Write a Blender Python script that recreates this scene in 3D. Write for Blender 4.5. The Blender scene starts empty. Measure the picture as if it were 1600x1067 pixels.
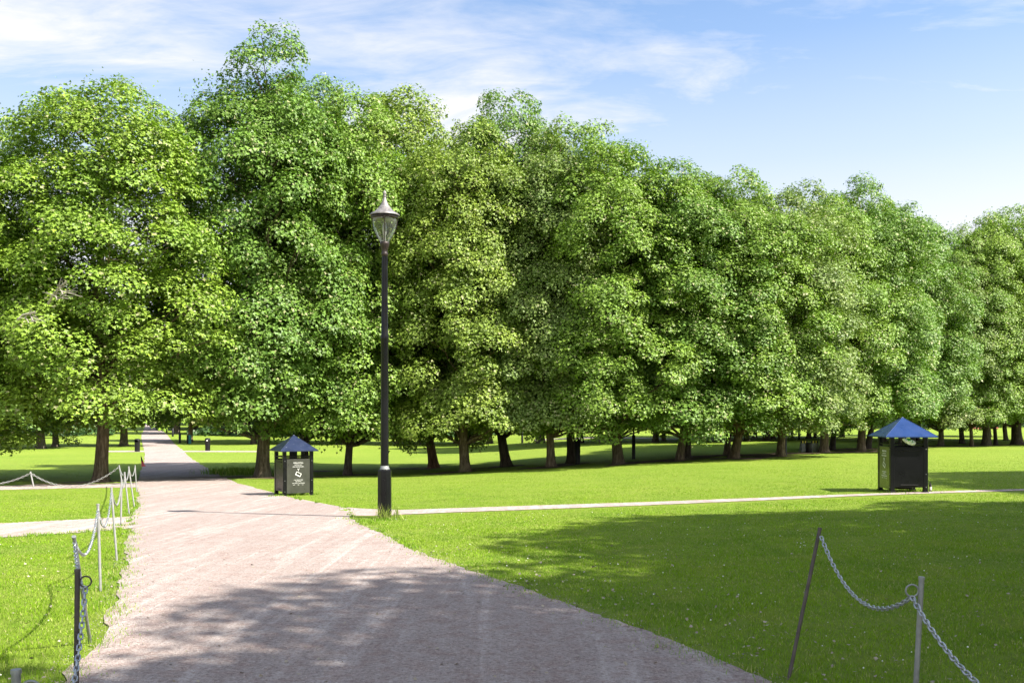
import bpy, math, random
import numpy as np
from mathutils import Vector, Matrix

rnd = random.Random(7)
RS = np.random.RandomState(11)
SC = bpy.context.scene
COL = SC.collection
PI = math.pi
F = 1500.0            # focal length in photo pixels
CAMZ = 1.6
HORIZON = 648.0
SUN_EL = math.radians(48)
SUN_AZ = math.radians(27)     # how far the shadows swing away from the camera
L_DIR = Vector((-math.cos(SUN_AZ)*math.cos(SUN_EL), math.sin(SUN_AZ)*math.cos(SUN_EL), -math.sin(SUN_EL)))

# ------------------------------------------------------------------ terrain
def sstep(v):
    v = np.clip(v, 0.0, 1.0)
    return v*v*(3-2*v)

def hgt(x, y):
    x = np.asarray(x, float); y = np.asarray(y, float)
    d = np.maximum(y-8.0, 0.0)/30.0
    zl = -1.3*(1-np.exp(-d**1.3))
    t = sstep((x+7.0)/16.0)
    far = 2.3*sstep((y-85.0)/140.0)
    return zl*(1-0.8*t) + far

def H(x, y):
    return float(hgt(x, y))

def at(px, py):
    """point of the ground seen at photo pixel px, py"""
    dx = (px-800.0)/F; dz = -(py-HORIZON)/F
    Y = 1.5
    step = 0.05
    while Y < 600:
        Yn = Y+step
        if CAMZ+dz*Yn < H(dx*Yn, Yn):
            a, b = Y, Yn
            for _ in range(20):
                m = (a+b)/2
                if CAMZ+dz*m < H(dx*m, m): b = m
                else: a = m
            return Vector((dx*b, b, H(dx*b, b)))
        Y = Yn; step = max(0.05, Y*0.01)
    return Vector((dx*Y, Y, H(dx*Y, Y)))

# ------------------------------------------------------------------ tagging
def tag(o, label=None, cat=None, group=None, kind=None):
    if label: o['label'] = label
    if cat: o['category'] = cat
    if group: o['group'] = group
    if kind: o['kind'] = kind
    return o

def empty(name, loc, rz=0.0, label=None, cat=None, group=None):
    o = bpy.data.objects.new(name, None); COL.objects.link(o)
    o.empty_display_size = 0.2
    o.location = loc; o.rotation_euler = (0, 0, rz)
    return tag(o, label, cat, group)

def copy_tree(o, parent=None):
    c = o.copy(); COL.objects.link(c)
    if parent is not None: c.parent = parent
    for ch in list(o.children): copy_tree(ch, c)
    return c

def link_mesh(name, me, mat, parent=None):
    o = bpy.data.objects.new(name, me); COL.objects.link(o)
    if mat is not None and not me.materials: me.materials.append(mat)
    if parent is not None: o.parent = parent
    return o

def np_mesh(name, V, loops, starts, smooth=False):
    me = bpy.data.meshes.new(name)
    V = np.ascontiguousarray(V, dtype=np.float32)
    me.vertices.add(len(V)); me.vertices.foreach_set('co', V.ravel())
    me.loops.add(len(loops)); me.loops.foreach_set('vertex_index', np.ascontiguousarray(loops, dtype=np.int32))
    me.polygons.add(len(starts)); me.polygons.foreach_set('loop_start', np.ascontiguousarray(starts, dtype=np.int32))
    if smooth: me.polygons.foreach_set('use_smooth', np.ones(len(starts), dtype=bool))
    me.update(calc_edges=True)
    return me

class MB:
    """collects shapes and links them as one mesh object"""
    def __init__(s): s.v = []; s.f = []; s.sm = []
    def add(s, vs, fs, smooth=False):
        b = len(s.v); s.v += [tuple(v) for v in vs]
        s.f += [tuple(i+b for i in f) for f in fs]; s.sm += [smooth]*len(fs)
    def box(s, c, d, rz=0.0, bev=0.0, M=None):
        hx, hy, hz = d[0]/2, d[1]/2, d[2]/2
        if bev <= 0:
            vs = [Vector((sx*hx, sy*hy, sz*hz)) for sz in (-1, 1) for sx, sy in ((-1,-1),(1,-1),(1,1),(-1,1))]
            fs = [(3,2,1,0),(4,5,6,7),(0,1,5,4),(1,2,6,5),(2,3,7,6),(3,0,4,7)]
        else:
            b = min(bev, hx*.9, hy*.9, hz*.9)
            rings = []
            for z, e in ((-hz, b), (-hz+b, 0), (hz-b, 0), (hz, b)):
                X, Y = hx-e, hy-e
                c2 = b if e == 0 else b*.6
                rings.append([Vector(p+(z,)) for p in ((-X+c2,-Y),(X-c2,-Y),(X,-Y+c2),(X,Y-c2),(X-c2,Y),(-X+c2,Y),(-X,Y-c2),(-X,-Y+c2))])
            vs = [p for r in rings for p in r]; fs = []
            for k in range(3):
                for i in range(8):
                    j = (i+1) % 8
                    fs.append((k*8+i, k*8+j, k*8+8+j, k*8+8+i))
            fs.append(tuple(range(7, -1, -1))); fs.append(tuple(range(24, 32)))
        R = Matrix.Rotation(rz, 3, 'Z') if M is None else M
        s.add([R @ v + Vector(c) for v in vs], fs)
    def tube(s, pts, rad, n=8, cap=True, closed=False, smooth=True):
        pts = [Vector(p) for p in pts]; m = len(pts)
        if not isinstance(rad, (list, tuple)): rad = [rad]*m
        vs = []; prev = None
        for i, p in enumerate(pts):
            if closed: t = pts[(i+1) % m]-pts[i-1]
            else: t = pts[min(i+1, m-1)]-pts[max(i-1, 0)]
            t.normalize()
            if prev is None:
                a = Vector((0, 0, 1)) if abs(t.z) < .9 else Vector((1, 0, 0))
                u = t.cross(a).normalized()
            else:
                u = (prev - t*prev.dot(t)).normalized()
            prev = u; w = t.cross(u)
            for k in range(n):
                an = 2*PI*k/n
                vs.append(p + (u*math.cos(an)+w*math.sin(an))*rad[i])
        fs = []
        for i in range(m if closed else m-1):
            a = i*n; b = ((i+1) % m)*n
            for k in range(n):
                k2 = (k+1) % n
                fs.append((a+k, a+k2, b+k2, b+k))
        s.add(vs, fs, smooth)
        if cap and not closed:
            s.add([vs[k] for k in range(n)][::-1], [tuple(range(n))])
            s.add(vs[-n:], [tuple(range(n))])
    def lathe(s, prof, n=24, c=(0,0,0), smooth=True, a0=0.0):
        vs = []
        for r, z in prof:
            for k in range(n):
                a = a0+2*PI*k/n
                vs.append((c[0]+r*math.cos(a), c[1]+r*math.sin(a), c[2]+z))
        fs = []
        for i in range(len(prof)-1):
            for k in range(n):
                k2 = (k+1) % n
                fs.append((i*n+k, i*n+k2, i*n+n+k2, i*n+n+k))
        s.add(vs, fs, smooth)
        if prof[0][0] > 1e-4: s.add([vs[k] for k in range(n)][::-1], [tuple(range(n))])
        if prof[-1][0] > 1e-4: s.add(vs[-n:], [tuple(range(n))])
    def build(s, name, mat, parent=None):
        me = bpy.data.meshes.new(name)
        me.from_pydata(s.v, [], s.f); me.update()
        me.polygons.foreach_set('use_smooth', np.array(s.sm, dtype=bool))
        return link_mesh(name, me, mat, parent)

# ------------------------------------------------------------------ materials
class NT:
    def __init__(s, tree): s.t = tree; s.n = tree.nodes; s.l = tree.links
    def node(s, typ, **kw):
        n = s.n.new(typ)
        for k, v in kw.items():
            if k == 'inp':
                for a, b in v.items():
                    if isinstance(b, bpy.types.NodeSocket): s.l.new(b, n.inputs[a])
                    else: n.inputs[a].default_value = b
            else: setattr(n, k, v)
        return n
    def noise(s, vec, scale, detail=4.0, rough=.55, dist=0.0):
        return s.node('ShaderNodeTexNoise', inp={'Vector': vec, 'Scale': scale, 'Detail': detail, 'Roughness': rough, 'Distortion': dist}).outputs[0]
    def ramp(s, fac, stops, interp='LINEAR'):
        n = s.node('ShaderNodeValToRGB', inp={'Fac': fac}); r = n.color_ramp; r.interpolation = interp
        while len(r.elements) < len(stops): r.elements.new(0.5)
        for e, (p, c) in zip(r.elements, stops):
            e.position = p; e.color = (c if isinstance(c, tuple) else (c, c, c)) + (1,) if not (isinstance(c, tuple) and len(c) == 4) else c
        return n.outputs[0]
    def mix(s, fac, a, b, blend='MIX'):
        n = s.node('ShaderNodeMix', data_type='RGBA', blend_type=blend)
        for i, v in ((0, fac), (6, a), (7, b)):
            if isinstance(v, bpy.types.NodeSocket): s.l.new(v, n.inputs[i])
            elif i == 0: n.inputs[0].default_value = v
            else: n.inputs[i].default_value = v if len(v) == 4 else tuple(v)+(1,)
        return n.outputs[2]
    def math(s, op, a, b=0.0, c=0.0, clamp=False):
        n = s.node('ShaderNodeMath', operation=op, use_clamp=clamp)
        for i, v in enumerate((a, b, c)):
            if isinstance(v, bpy.types.NodeSocket): s.l.new(v, n.inputs[i])
            else: n.inputs[i].default_value = v
        return n.outputs[0]

def material(name):
    m = bpy.data.materials.new(name); m.use_nodes = True
    m.node_tree.nodes.clear()
    n = NT(m.node_tree)
    out = n.node('ShaderNodeOutputMaterial')
    return m, n, out

def paint(name, col, rough=.4, metal=0.0, var=.25, scale=8.0, bump=0.1, spec=.5, coat=0.0, dirt=None):
    m, n, out = material(name)
    tc = n.node('ShaderNodeTexCoord').outputs['Object']
    a = n.noise(tc, scale, 6)
    c = n.mix(n.ramp(a, [(.3, 0.0), (.7, 1.0)]), tuple(x*(1-var) for x in col), tuple(min(1, x*(1+var)) for x in col))
    if dirt:
        b = n.noise(tc, scale*3, 8, .7)
        c = n.mix(n.ramp(b, [(.60, 0.0), (.72, .8)]), c, dirt)
    p = n.node('ShaderNodeBsdfPrincipled', inp={'Base Color': c, 'Metallic': metal, 'Specular IOR Level': spec, 'Coat Weight': coat, 'Coat Roughness': .1})
    n.l.new(n.ramp(n.noise(tc, scale*2, 5), [(.2, rough*.75), (.8, min(1, rough*1.3))]), p.inputs['Roughness'])
    bp = n.node('ShaderNodeBump', inp={'Strength': bump, 'Distance': .01, 'Height': n.noise(tc, scale*6, 4)})
    n.l.new(bp.outputs[0], p.inputs['Normal'])
    n.l.new(p.outputs[0], out.inputs[0])
    return m

def leaf_material(name, trans=.17, spread=.38, seeds=True, rough=.48, spec=.32):
    m, n, out = material(name)
    oi = n.node('ShaderNodeObjectInfo'); geo = n.node('ShaderNodeNewGeometry')
    r = geo.outputs['Random Per Island']
    v = n.ramp(r, [(0.0, 1-spread), (1.0, 1+spread)])
    c = n.mix(1.0, oi.outputs['Color'], v, 'MULTIPLY')
    tc = n.node('ShaderNodeTexCoord').outputs['Object']
    big = n.noise(tc, .55, 3)
    c = n.mix(n.ramp(big, [(.35, 0.0), (.65, .55)]), c, n.mix(1.0, c, (1.25, 1.1, .85), 'MULTIPLY'))
    r2 = n.math('FRACT', n.math('MULTIPLY', r, 37.17))
    c = n.mix(n.ramp(r2, [(.78, 0.0), (1.0, .6)]), c, n.mix(1.0, c, (1.4, 1.25, 1.1), 'MULTIPLY'))
    if not seeds:
        pn = n.noise(tc, 1.7, 5, .6)
        c = n.mix(n.ramp(pn, [(.50, 0.0), (.68, .65)]), c, (.29, .33, .075))
        pn2 = n.noise(tc, .7, 4, .6)
        c = n.mix(n.ramp(pn2, [(.50, 0.0), (.62, .45)]), c, (.085, .19, .022))
        r4 = n.math('FRACT', n.math('MULTIPLY', r, 71.3))
        c = n.mix(n.math('GREATER_THAN', r4, .93), c, (.42, .40, .17))
    if seeds:
        r3 = n.math('FRACT', n.math('MULTIPLY', r, 113.7))
        c = n.mix(n.math('GREATER_THAN', r3, .955), c, (.33, .33, .16))
    p = n.node('ShaderNodeBsdfPrincipled', inp={'Base Color': c, 'Roughness': rough, 'Specular IOR Level': spec})
    tr = n.node('ShaderNodeBsdfTranslucent', inp={'Color': n.mix(1.0, c, (1.25, 1.5, .5), 'MULTIPLY')})
    mx = n.node('ShaderNodeMixShader', inp={0: trans})
    n.l.new(p.outputs[0], mx.inputs[1]); n.l.new(tr.outputs[0], mx.inputs[2])
    n.l.new(mx.outputs[0], out.inputs[0])
    return m

def bark_material():
    m, n, out = material('bark')
    tc = n.node('ShaderNodeTexCoord').outputs['Object']
    mp = n.node('ShaderNodeMapping', inp={'Vector': tc, 'Scale': (9, 9, 1.6)}).outputs[0]
    a = n.noise(mp, 1.6, 8, .65, .6)
    b = n.noise(tc, 1.1, 3)
    oi = n.node('ShaderNodeObjectInfo')
    c = n.ramp(a, [(.32, (.045, .034, .026)), (.5, (.13, .10, .075)), (.68, (.26, .215, .165))])
    c = n.mix(n.ramp(b, [(.45, 0.0), (.7, .5)]), c, (.15, .15, .09))
    c = n.mix(1.0, c, oi.outputs['Color'], 'MULTIPLY'); c = n.mix(1.0, c, (.8, .8, .8), 'MULTIPLY')
    p = n.node('ShaderNodeBsdfPrincipled', inp={'Base Color': c, 'Roughness': .9, 'Specular IOR Level': .2})
    bp = n.node('ShaderNodeBump', inp={'Strength': .8, 'Distance': .04, 'Height': a})
    n.l.new(bp.outputs[0], p.inputs['Normal']); n.l.new(p.outputs[0], out.inputs[0])
    return m

def lawn_material():
    m, n, out = material('lawn_grass')
    tc = n.node('ShaderNodeTexCoord').outputs['Object']
    big = n.noise(tc, .12, 4)
    mid = n.noise(tc, .9, 5)
    mp = n.node('ShaderNodeMapping', inp={'Vector': tc, 'Scale': (1.0, .35, 1.0)}).outputs[0]
    fine = n.noise(mp, 14.0, 6, .7)
    fine2 = n.noise(mp, 60.0, 4, .7)
    c = n.mix(n.ramp(big, [(.35, 0.0), (.65, 1.0)]), (.170, .262, .026), (.215, .295, .036))
    c = n.mix(n.ramp(mid, [(.40, 0.0), (.72, .5)]), c, (.24, .30, .045))
    c = n.mix(n.ramp(fine, [(.30, .75), (.5, 0.0)]), c, (.075, .15, .010))
    c = n.mix(n.ramp(fine2, [(.52, 0.0), (.75, .6)]), c, (.30, .34, .06))
    p = n.node('ShaderNodeBsdfPrincipled', inp={'Base Color': c, 'Roughness': .85, 'Specular IOR Level': .15})
    bp = n.node('ShaderNodeBump', inp={'Strength': 1.0, 'Distance': .05, 'Height': n.math('ADD', fine, fine2)})
    n.l.new(bp.outputs[0], p.inputs['Normal'])
    n.l.new(p.outputs[0], out.inputs[0])
    return m

def gravel_material(name='gravel', tint=(1, 1, 1), k=1.0):
    m, n, out = material(name)
    tc = n.node('ShaderNodeTexCoord').outputs['Object']
    big = n.noise(tc, .35, 4)
    mp = n.node('ShaderNodeMapping', inp={'Vector': tc, 'Rotation': (0, 0, math.radians(-21)), 'Scale': (3.6, .16, 1)}).outputs[0]
    streak = n.noise(mp, 1.4, 5, .6, .8)
    fine = n.noise(tc, 45.0, 6, .75)
    med = n.noise(tc, 6.0, 6, .65)
    vor = n.node('ShaderNodeTexVoronoi', inp={'Vector': tc, 'Scale': 85.0})
    c = n.mix(n.ramp(big, [(.3, 0.0), (.7, 1.0)]), (.308, .256, .234), (.350, .297, .273))
    c = n.mix(n.ramp(streak, [(.50, 0.0), (.64, .6)]), c, (.49, .43, .40))
    c = n.mix(n.ramp(streak, [(.32, .5), (.46, 0.0)]), c, (.27, .205, .185))
    c = n.mix(n.ramp(med, [(.38, .6), (.52, 0.0)]), c, (.27, .19, .165))
    c = n.mix(n.ramp(fine, [(.36, .85), (.49, 0.0)]), c, (.16, .115, .10))
    c = n.mix(n.ramp(fine, [(.54, 0.0), (.68, .7)]), c, (.56, .50, .45))
    c = n.mix(1.0, c, (tint[0]*k, tint[1]*k, tint[2]*k), 'MULTIPLY')
    p = n.node('ShaderNodeBsdfPrincipled', inp={'Base Color': c, 'Roughness': .95, 'Specular IOR Level': .15})
    hgt_ = n.math('ADD', n.math('MULTIPLY', vor.outputs['Distance'], -.7), n.math('MULTIPLY', fine, .8))
    hgt_ = n.math('ADD', hgt_, n.math('MULTIPLY', streak, 1.2))
    bp = n.node('ShaderNodeBump', inp={'Strength': .75, 'Distance': .018, 'Height': hgt_})
    n.l.new(bp.outputs[0], p.inputs['Normal']); n.l.new(p.outputs[0], out.inputs[0])
    return m

def glass_material():
    m, n, out = material('lantern_glass')
    tr = n.node('ShaderNodeBsdfTransparent', inp={'Color': (.95, .96, .95, 1)})
    gl = n.node('ShaderNodeBsdfGlossy', inp={'Color': (1, 1, 1, 1), 'Roughness': .06})
    df = n.node('ShaderNodeBsdfDiffuse', inp={'Color': (.75, .78, .76, 1)})
    fr = n.node('ShaderNodeFresnel', inp={'IOR': 1.6})
    m1 = n.node('ShaderNodeMixShader', inp={0: fr.outputs[0]})
    n.l.new(n.math('MINIMUM', fr.outputs[0], .22), m1.inputs[0]); n.l.new(tr.outputs[0], m1.inputs[1]); n.l.new(gl.outputs[0], m1.inputs[2])
    m2 = n.node('ShaderNodeMixShader', inp={0: .05})
    n.l.new(m1.outputs[0], m2.inputs[1]); n.l.new(df.outputs[0], m2.inputs[2])
    n.l.new(m2.outputs[0], out.inputs[0])
    return m

M_LEAF = leaf_material('maple_leaf')
M_BLADE = leaf_material('grass_blade', .25, .35, False, .75, .12)
M_BARK = bark_material()
M_LAWN = lawn_material()
M_GRAVEL = gravel_material('gravel')
M_GRAVEL2 = gravel_material('pale_gravel', (1.02, 1.02, 1.0), 1.12)
M_SOIL = paint('bare_soil', (.13, .095, .065), .95, var=.4, scale=3, bump=.6, spec=.1)
M_REDGRAVEL = paint('red_gravel', (.33, .12, .08), .95, var=.2, scale=1, spec=.1)
M_STONE = paint('gravel_stone', (.36, .30, .27), .9, var=.4, scale=40, bump=.3, spec=.2)
M_BLACK = paint('black_gloss_paint', (.005, .005, .006), .30, var=.3, scale=3, bump=.03, spec=.22, coat=.05)
M_BLACKMATT = paint('black_worn_paint', (.008, .008, .008), .5, var=.4, scale=6, bump=.1, spec=.3)
M_ROOF = paint('sky_tinted_sheet_metal', (.011, .017, .042), .34, var=.25, scale=3, bump=.06, coat=.35, dirt=(.20, .22, .27))  # blue of the reflected sky is put into the roof's base colour
M_ROOF2 = paint('bright_sky_tinted_sheet_metal', (.005, .028, .12), .30, var=.15, scale=3, bump=.04, coat=.4)  # same roof, with a stronger sky reflection painted into the colour
M_SIGN = paint('sign_panel', (.040, .040, .034), .32, var=.25, scale=4, bump=.05, coat=.4)
M_SIGN2 = paint('olive_reflection_sign_panel', (.075, .082, .034), .3, var=.25, scale=4, bump=.05, coat=.4)  # olive reflection on the glossy panel is painted into its colour
M_WHITE = paint('white_print', (.78, .78, .74), .6, var=.08, scale=20, bump=.02)
M_COPPER = paint('weathered_copper', (.20, .185, .18), .5, metal=.35, var=.35, scale=18, bump=.2)
M_COPPERDARK = paint('copper_frame', (.032, .022, .020), .45, metal=.4, var=.35, scale=18, bump=.2)
M_GLASS = glass_material()
M_GALV = paint('galvanised_steel', (.27, .28, .27), .48, metal=.6, var=.2, scale=30, bump=.1)
M_RUST = paint('rusty_steel', (.085, .070, .062), .6, metal=.4, var=.45, scale=14, bump=.2)
M_CHAIN = paint('zinc_chain', (.42, .44, .47), .32, metal=.85, var=.15, scale=60, bump=.05)
M_PALE = paint('pale_metal', (.29, .29, .28), .5, metal=.2, var=.15, scale=12)
M_RED = paint('red_plastic', (.45, .03, .025), .4, var=.2, scale=10)
M_TEAL = paint('teal_plastic', (.02, .17, .19), .4, var=.2, scale=6)
M_YELLOW = paint('yellow_reflective', (.75, .62, .06), .4, var=.1, scale=10)
M_BAGW = paint('white_plastic_film', (.72, .75, .72), .4, var=.1, scale=14)
M_BAGG = paint('green_plastic_film', (.05, .34, .06), .4, var=.2, scale=14)
M_BOTTLE = paint('dark_bottle_glass', (.03, .025, .02), .12, var=.1, scale=10, coat=.5)
M_LABEL = paint('paper_label', (.7, .68, .62), .7, var=.1, scale=20)
M_TWIG = paint('dead_wood', (.34, .30, .26), .9, var=.3, scale=5)
M_FLOWER = paint('clover_petal', (.70, .70, .62), .8, var=.1, scale=30)

# ------------------------------------------------------------------ ground and paths
def grid_axis(lo, hi, fine_lo, fine_hi, d0, grow):
    a = list(np.arange(fine_lo, fine_hi, d0)); s = d0; v = a[-1]
    while v < hi: s *= grow; v += s; a.append(v)
    s = d0; v = fine_lo; b = []
    while v > lo: s *= grow; v -= s; b.append(v)
    return np.array(b[::-1]+a)

def build_ground():
    xs = grid_axis(-700, 700, -26, 34, .5, 1.07); ys = grid_axis(-120, 900, -6, 62, .5, 1.05)
    X, Y = np.meshgrid(xs, ys); Z = hgt(X, Y)
    V = np.stack([X.ravel(), Y.ravel(), Z.ravel()], 1)
    nx, ny = len(xs), len(ys)
    i, j = np.meshgrid(np.arange(nx-1), np.arange(ny-1))
    a = (j*nx+i).ravel()
    L = np.stack([a, a+1, a+nx+1, a+nx], 1).ravel()
    me = np_mesh('lawn', V, L, np.arange(len(a))*4, True)
    tag(link_mesh('lawn', me, M_LAWN), kind='structure')
build_ground()

POLYS = []          # outlines of everything that is not grass

def resample(pts, step):
    pts = [Vector(p[:2]) for p in pts]
    out = []
    for a, b in zip(pts[:-1], pts[1:]):
        k = max(1, int((b-a).length/step))
        for i in range(k): out.append(a.lerp(b, i/k))
    out.append(pts[-1]); return out

def strip(name, lpx, rpx, lift, mat, jit=.05, n=None, cross=8, world=False):
    A = [Vector(p) if world else at(*p) for p in lpx]; B = [Vector(p) if world else at(*p) for p in rpx]
    def param(pts, n):
        pts = [Vector(p[:2]) for p in pts]
        d = [0]
        for a, b in zip(pts[:-1], pts[1:]): d.append(d[-1]+(b-a).length)
        out = []
        for i in range(n):
            t = d[-1]*i/(n-1); k = 0
            while k < len(d)-2 and d[k+1] < t: k += 1
            f = (t-d[k])/max(1e-9, d[k+1]-d[k]); out.append(pts[k].lerp(pts[k+1], min(1, f)))
        return out
    n = n or 200
    a = param(A, n); b = param(B, n)
    ja = [rnd.gauss(0, jit) for _ in range(n)]; jb = [rnd.gauss(0, jit) for _ in range(n)]
    for i in range(n):
        d = (a[i]-b[i]).normalized()
        a[i] = a[i]+d*ja[i]; b[i] = b[i]-d*jb[i]
    mesh_between(name, a, b, lift, mat, cross)

def mesh_between(name, a, b, lift, mat, cross=8):
    n = len(a); V = []
    for p, q in zip(a, b):
        for k in range(cross+1):
            w = p.lerp(q, k/cross); V.append((w.x, w.y, 0))
    V = np.array(V); V[:, 2] = hgt(V[:, 0], V[:, 1])+lift
    L = []; c1 = cross+1
    for i in range(n-1):
        for k in range(cross):
            L += [i*c1+k, i*c1+k+1, (i+1)*c1+k+1, (i+1)*c1+k]
    me = np_mesh(name, V, L, np.arange(len(L)//4)*4, True)
    # make sure it faces up
    if me.polygons[0].normal.z < 0:
        me.flip_normals()
    tag(link_mesh(name, me, mat), kind='structure')
    POLYS.append(np.array([(p.x, p.y) for p in a]+[(p.x, p.y) for p in b[::-1]]))

LEFT = [(226,659),(226,668),(221,680),(222,692),(226,705),(226,718),(220,735),(215,752),(216,770),(215,790),(204,812),(203,838),(196,858),(195,880),(187,900),(183,935),(166,985),(158,1005),(112,1040),(85,1067),(30,1130)]
RIGHT = [(242,659),(250,668),(262,680),(272,692),(285,703),(296,714),(318,728),(348,745),(372,755),(420,768),(470,782),(536,794),(545,811),(560,818),(600,836),(650,860),(740,895),(860,935),(1000,985),(1190,1060),(1320,1130)]
lw = sorted([(p.y, p.x) for p in (at(*q) for q in LEFT)]); rw = sorted([(p.y, p.x) for p in (at(*q) for q in RIGHT)])
lw = [(-12, 1.2), (0.5, -2.0)]+lw; rw = [(-12, 5.5), (0.5, 3.1)]+rw
def lx(y): return float(np.interp(y, [p[0] for p in lw], [p[1] for p in lw]))
def rx(y): return float(np.interp(y, [p[0] for p in rw], [p[1] for p in rw]))
ya = []; y = -12.0
while y < 330:
    ya.append(y); y += max(.10, abs(y)*.009)
wl = 0; wr = 0; pa = []; pb = []
for y in ya:
    wl = wl*.6+rnd.gauss(0, .02); wr = wr*.6+rnd.gauss(0, .02)
    pa.append(Vector((lx(y)+wl+.02*math.sin(y*1.3), y))); pb.append(Vector((rx(y)+wr+.03*math.sin(y*1.9+1), y)))
mesh_between('gravel_path', pa, pb, .012, M_GRAVEL, 10)
strip('side_path', [(-420,829),(-50,819),(0,818),(100,813),(235,806)], [(-420,866),(-50,843),(0,840),(100,834),(235,823)], .008, M_GRAVEL2, .04, 260)
strip('side_path', [(-250,763),(0,759),(60,757),(130,756.5),(240,753)], [(-250,770),(0,765.5),(60,764),(130,762.5),(240,761)], .008, M_GRAVEL2, .05, 260)
strip('side_path', [(158,704.2),(235,703.8)], [(158,706.2),(235,706.0)], .010, M_GRAVEL2, .03, 120)
strip('side_path', [(280,704),(409,704.6)], [(280,706),(409,706.2)], .010, M_GRAVEL2, .03, 120)
strip('side_path', [(470,780),(536,793),(590,797),(620,797),(700,794.5),(850,789.5),(1000,785),(1200,777.5),(1350,771.7),(1600,764),(2000,755)],
      [(470,800),(536,806),(590,806),(620,804.5),(700,801),(850,795.5),(1000,790),(1200,781.5),(1350,774.7),(1600,766.7),(2000,757.5)], .009, M_GRAVEL2, .03, 420)
strip('far_path', [(835,687.2),(1100,686.6),(1180,685)], [(835,689),(1100,688.2),(1180,686.5)], .03, M_GRAVEL2, .1, 80)
strip('red_gravel_patch', [(1515,667.5),(1560,667)], [(1515,670.5),(1560,670)], .03, M_REDGRAVEL, .05, 20)

# ------------------------------------------------------------------ trees
LEAF = np.array([(0,0,0),(.36,-.04,.06),(.60,.40,.15),(.22,.46,.05),(0,1.0,-.10),(-.22,.46,.05),(-.60,.40,.15),(-.36,-.04,.06)], float)
LEAF_T = np.array([(0,1,2),(0,2,3),(0,3,4),(0,4,5),(0,5,6),(0,6,7)], int)
SIMPLE = np.array([(0,0,0),(.5,.35,.12),(0,1.0,-.05),(-.5,.35,.12)], float)
SIMPLE_T = np.array([(0,1,2),(0,2,3)], int)

def unit(a): return a/np.maximum(1e-9, np.linalg.norm(a, axis=1, keepdims=True))

def leaves_mesh(name, P, N, T, S, simple=False):
    base, tri = (SIMPLE, SIMPLE_T) if simple else (LEAF, LEAF_T)
    N = unit(N); T = T-N*np.sum(T*N, 1, keepdims=True); T = unit(T); B = np.cross(T, N)
    k = len(base); n = len(P)
    V = P[:, None, :] + S[:, None, None]*(base[None, :, 0:1]*B[:, None, :]+base[None, :, 1:2]*T[:, None, :]+base[None, :, 2:3]*N[:, None, :])
    L = (np.arange(n)[:, None, None]*k+tri[None]).reshape(-1)
    return np_mesh(name, V.reshape(-1, 3), L, np.arange(n*len(tri))*3)

PROF_U = [0, .06, .18, .34, .5, .66, .8, .9, .97, 1.0]
PROF_R = [.80, .90, .99, 1.0, .96, .88, .74, .55, .34, .10]

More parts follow.
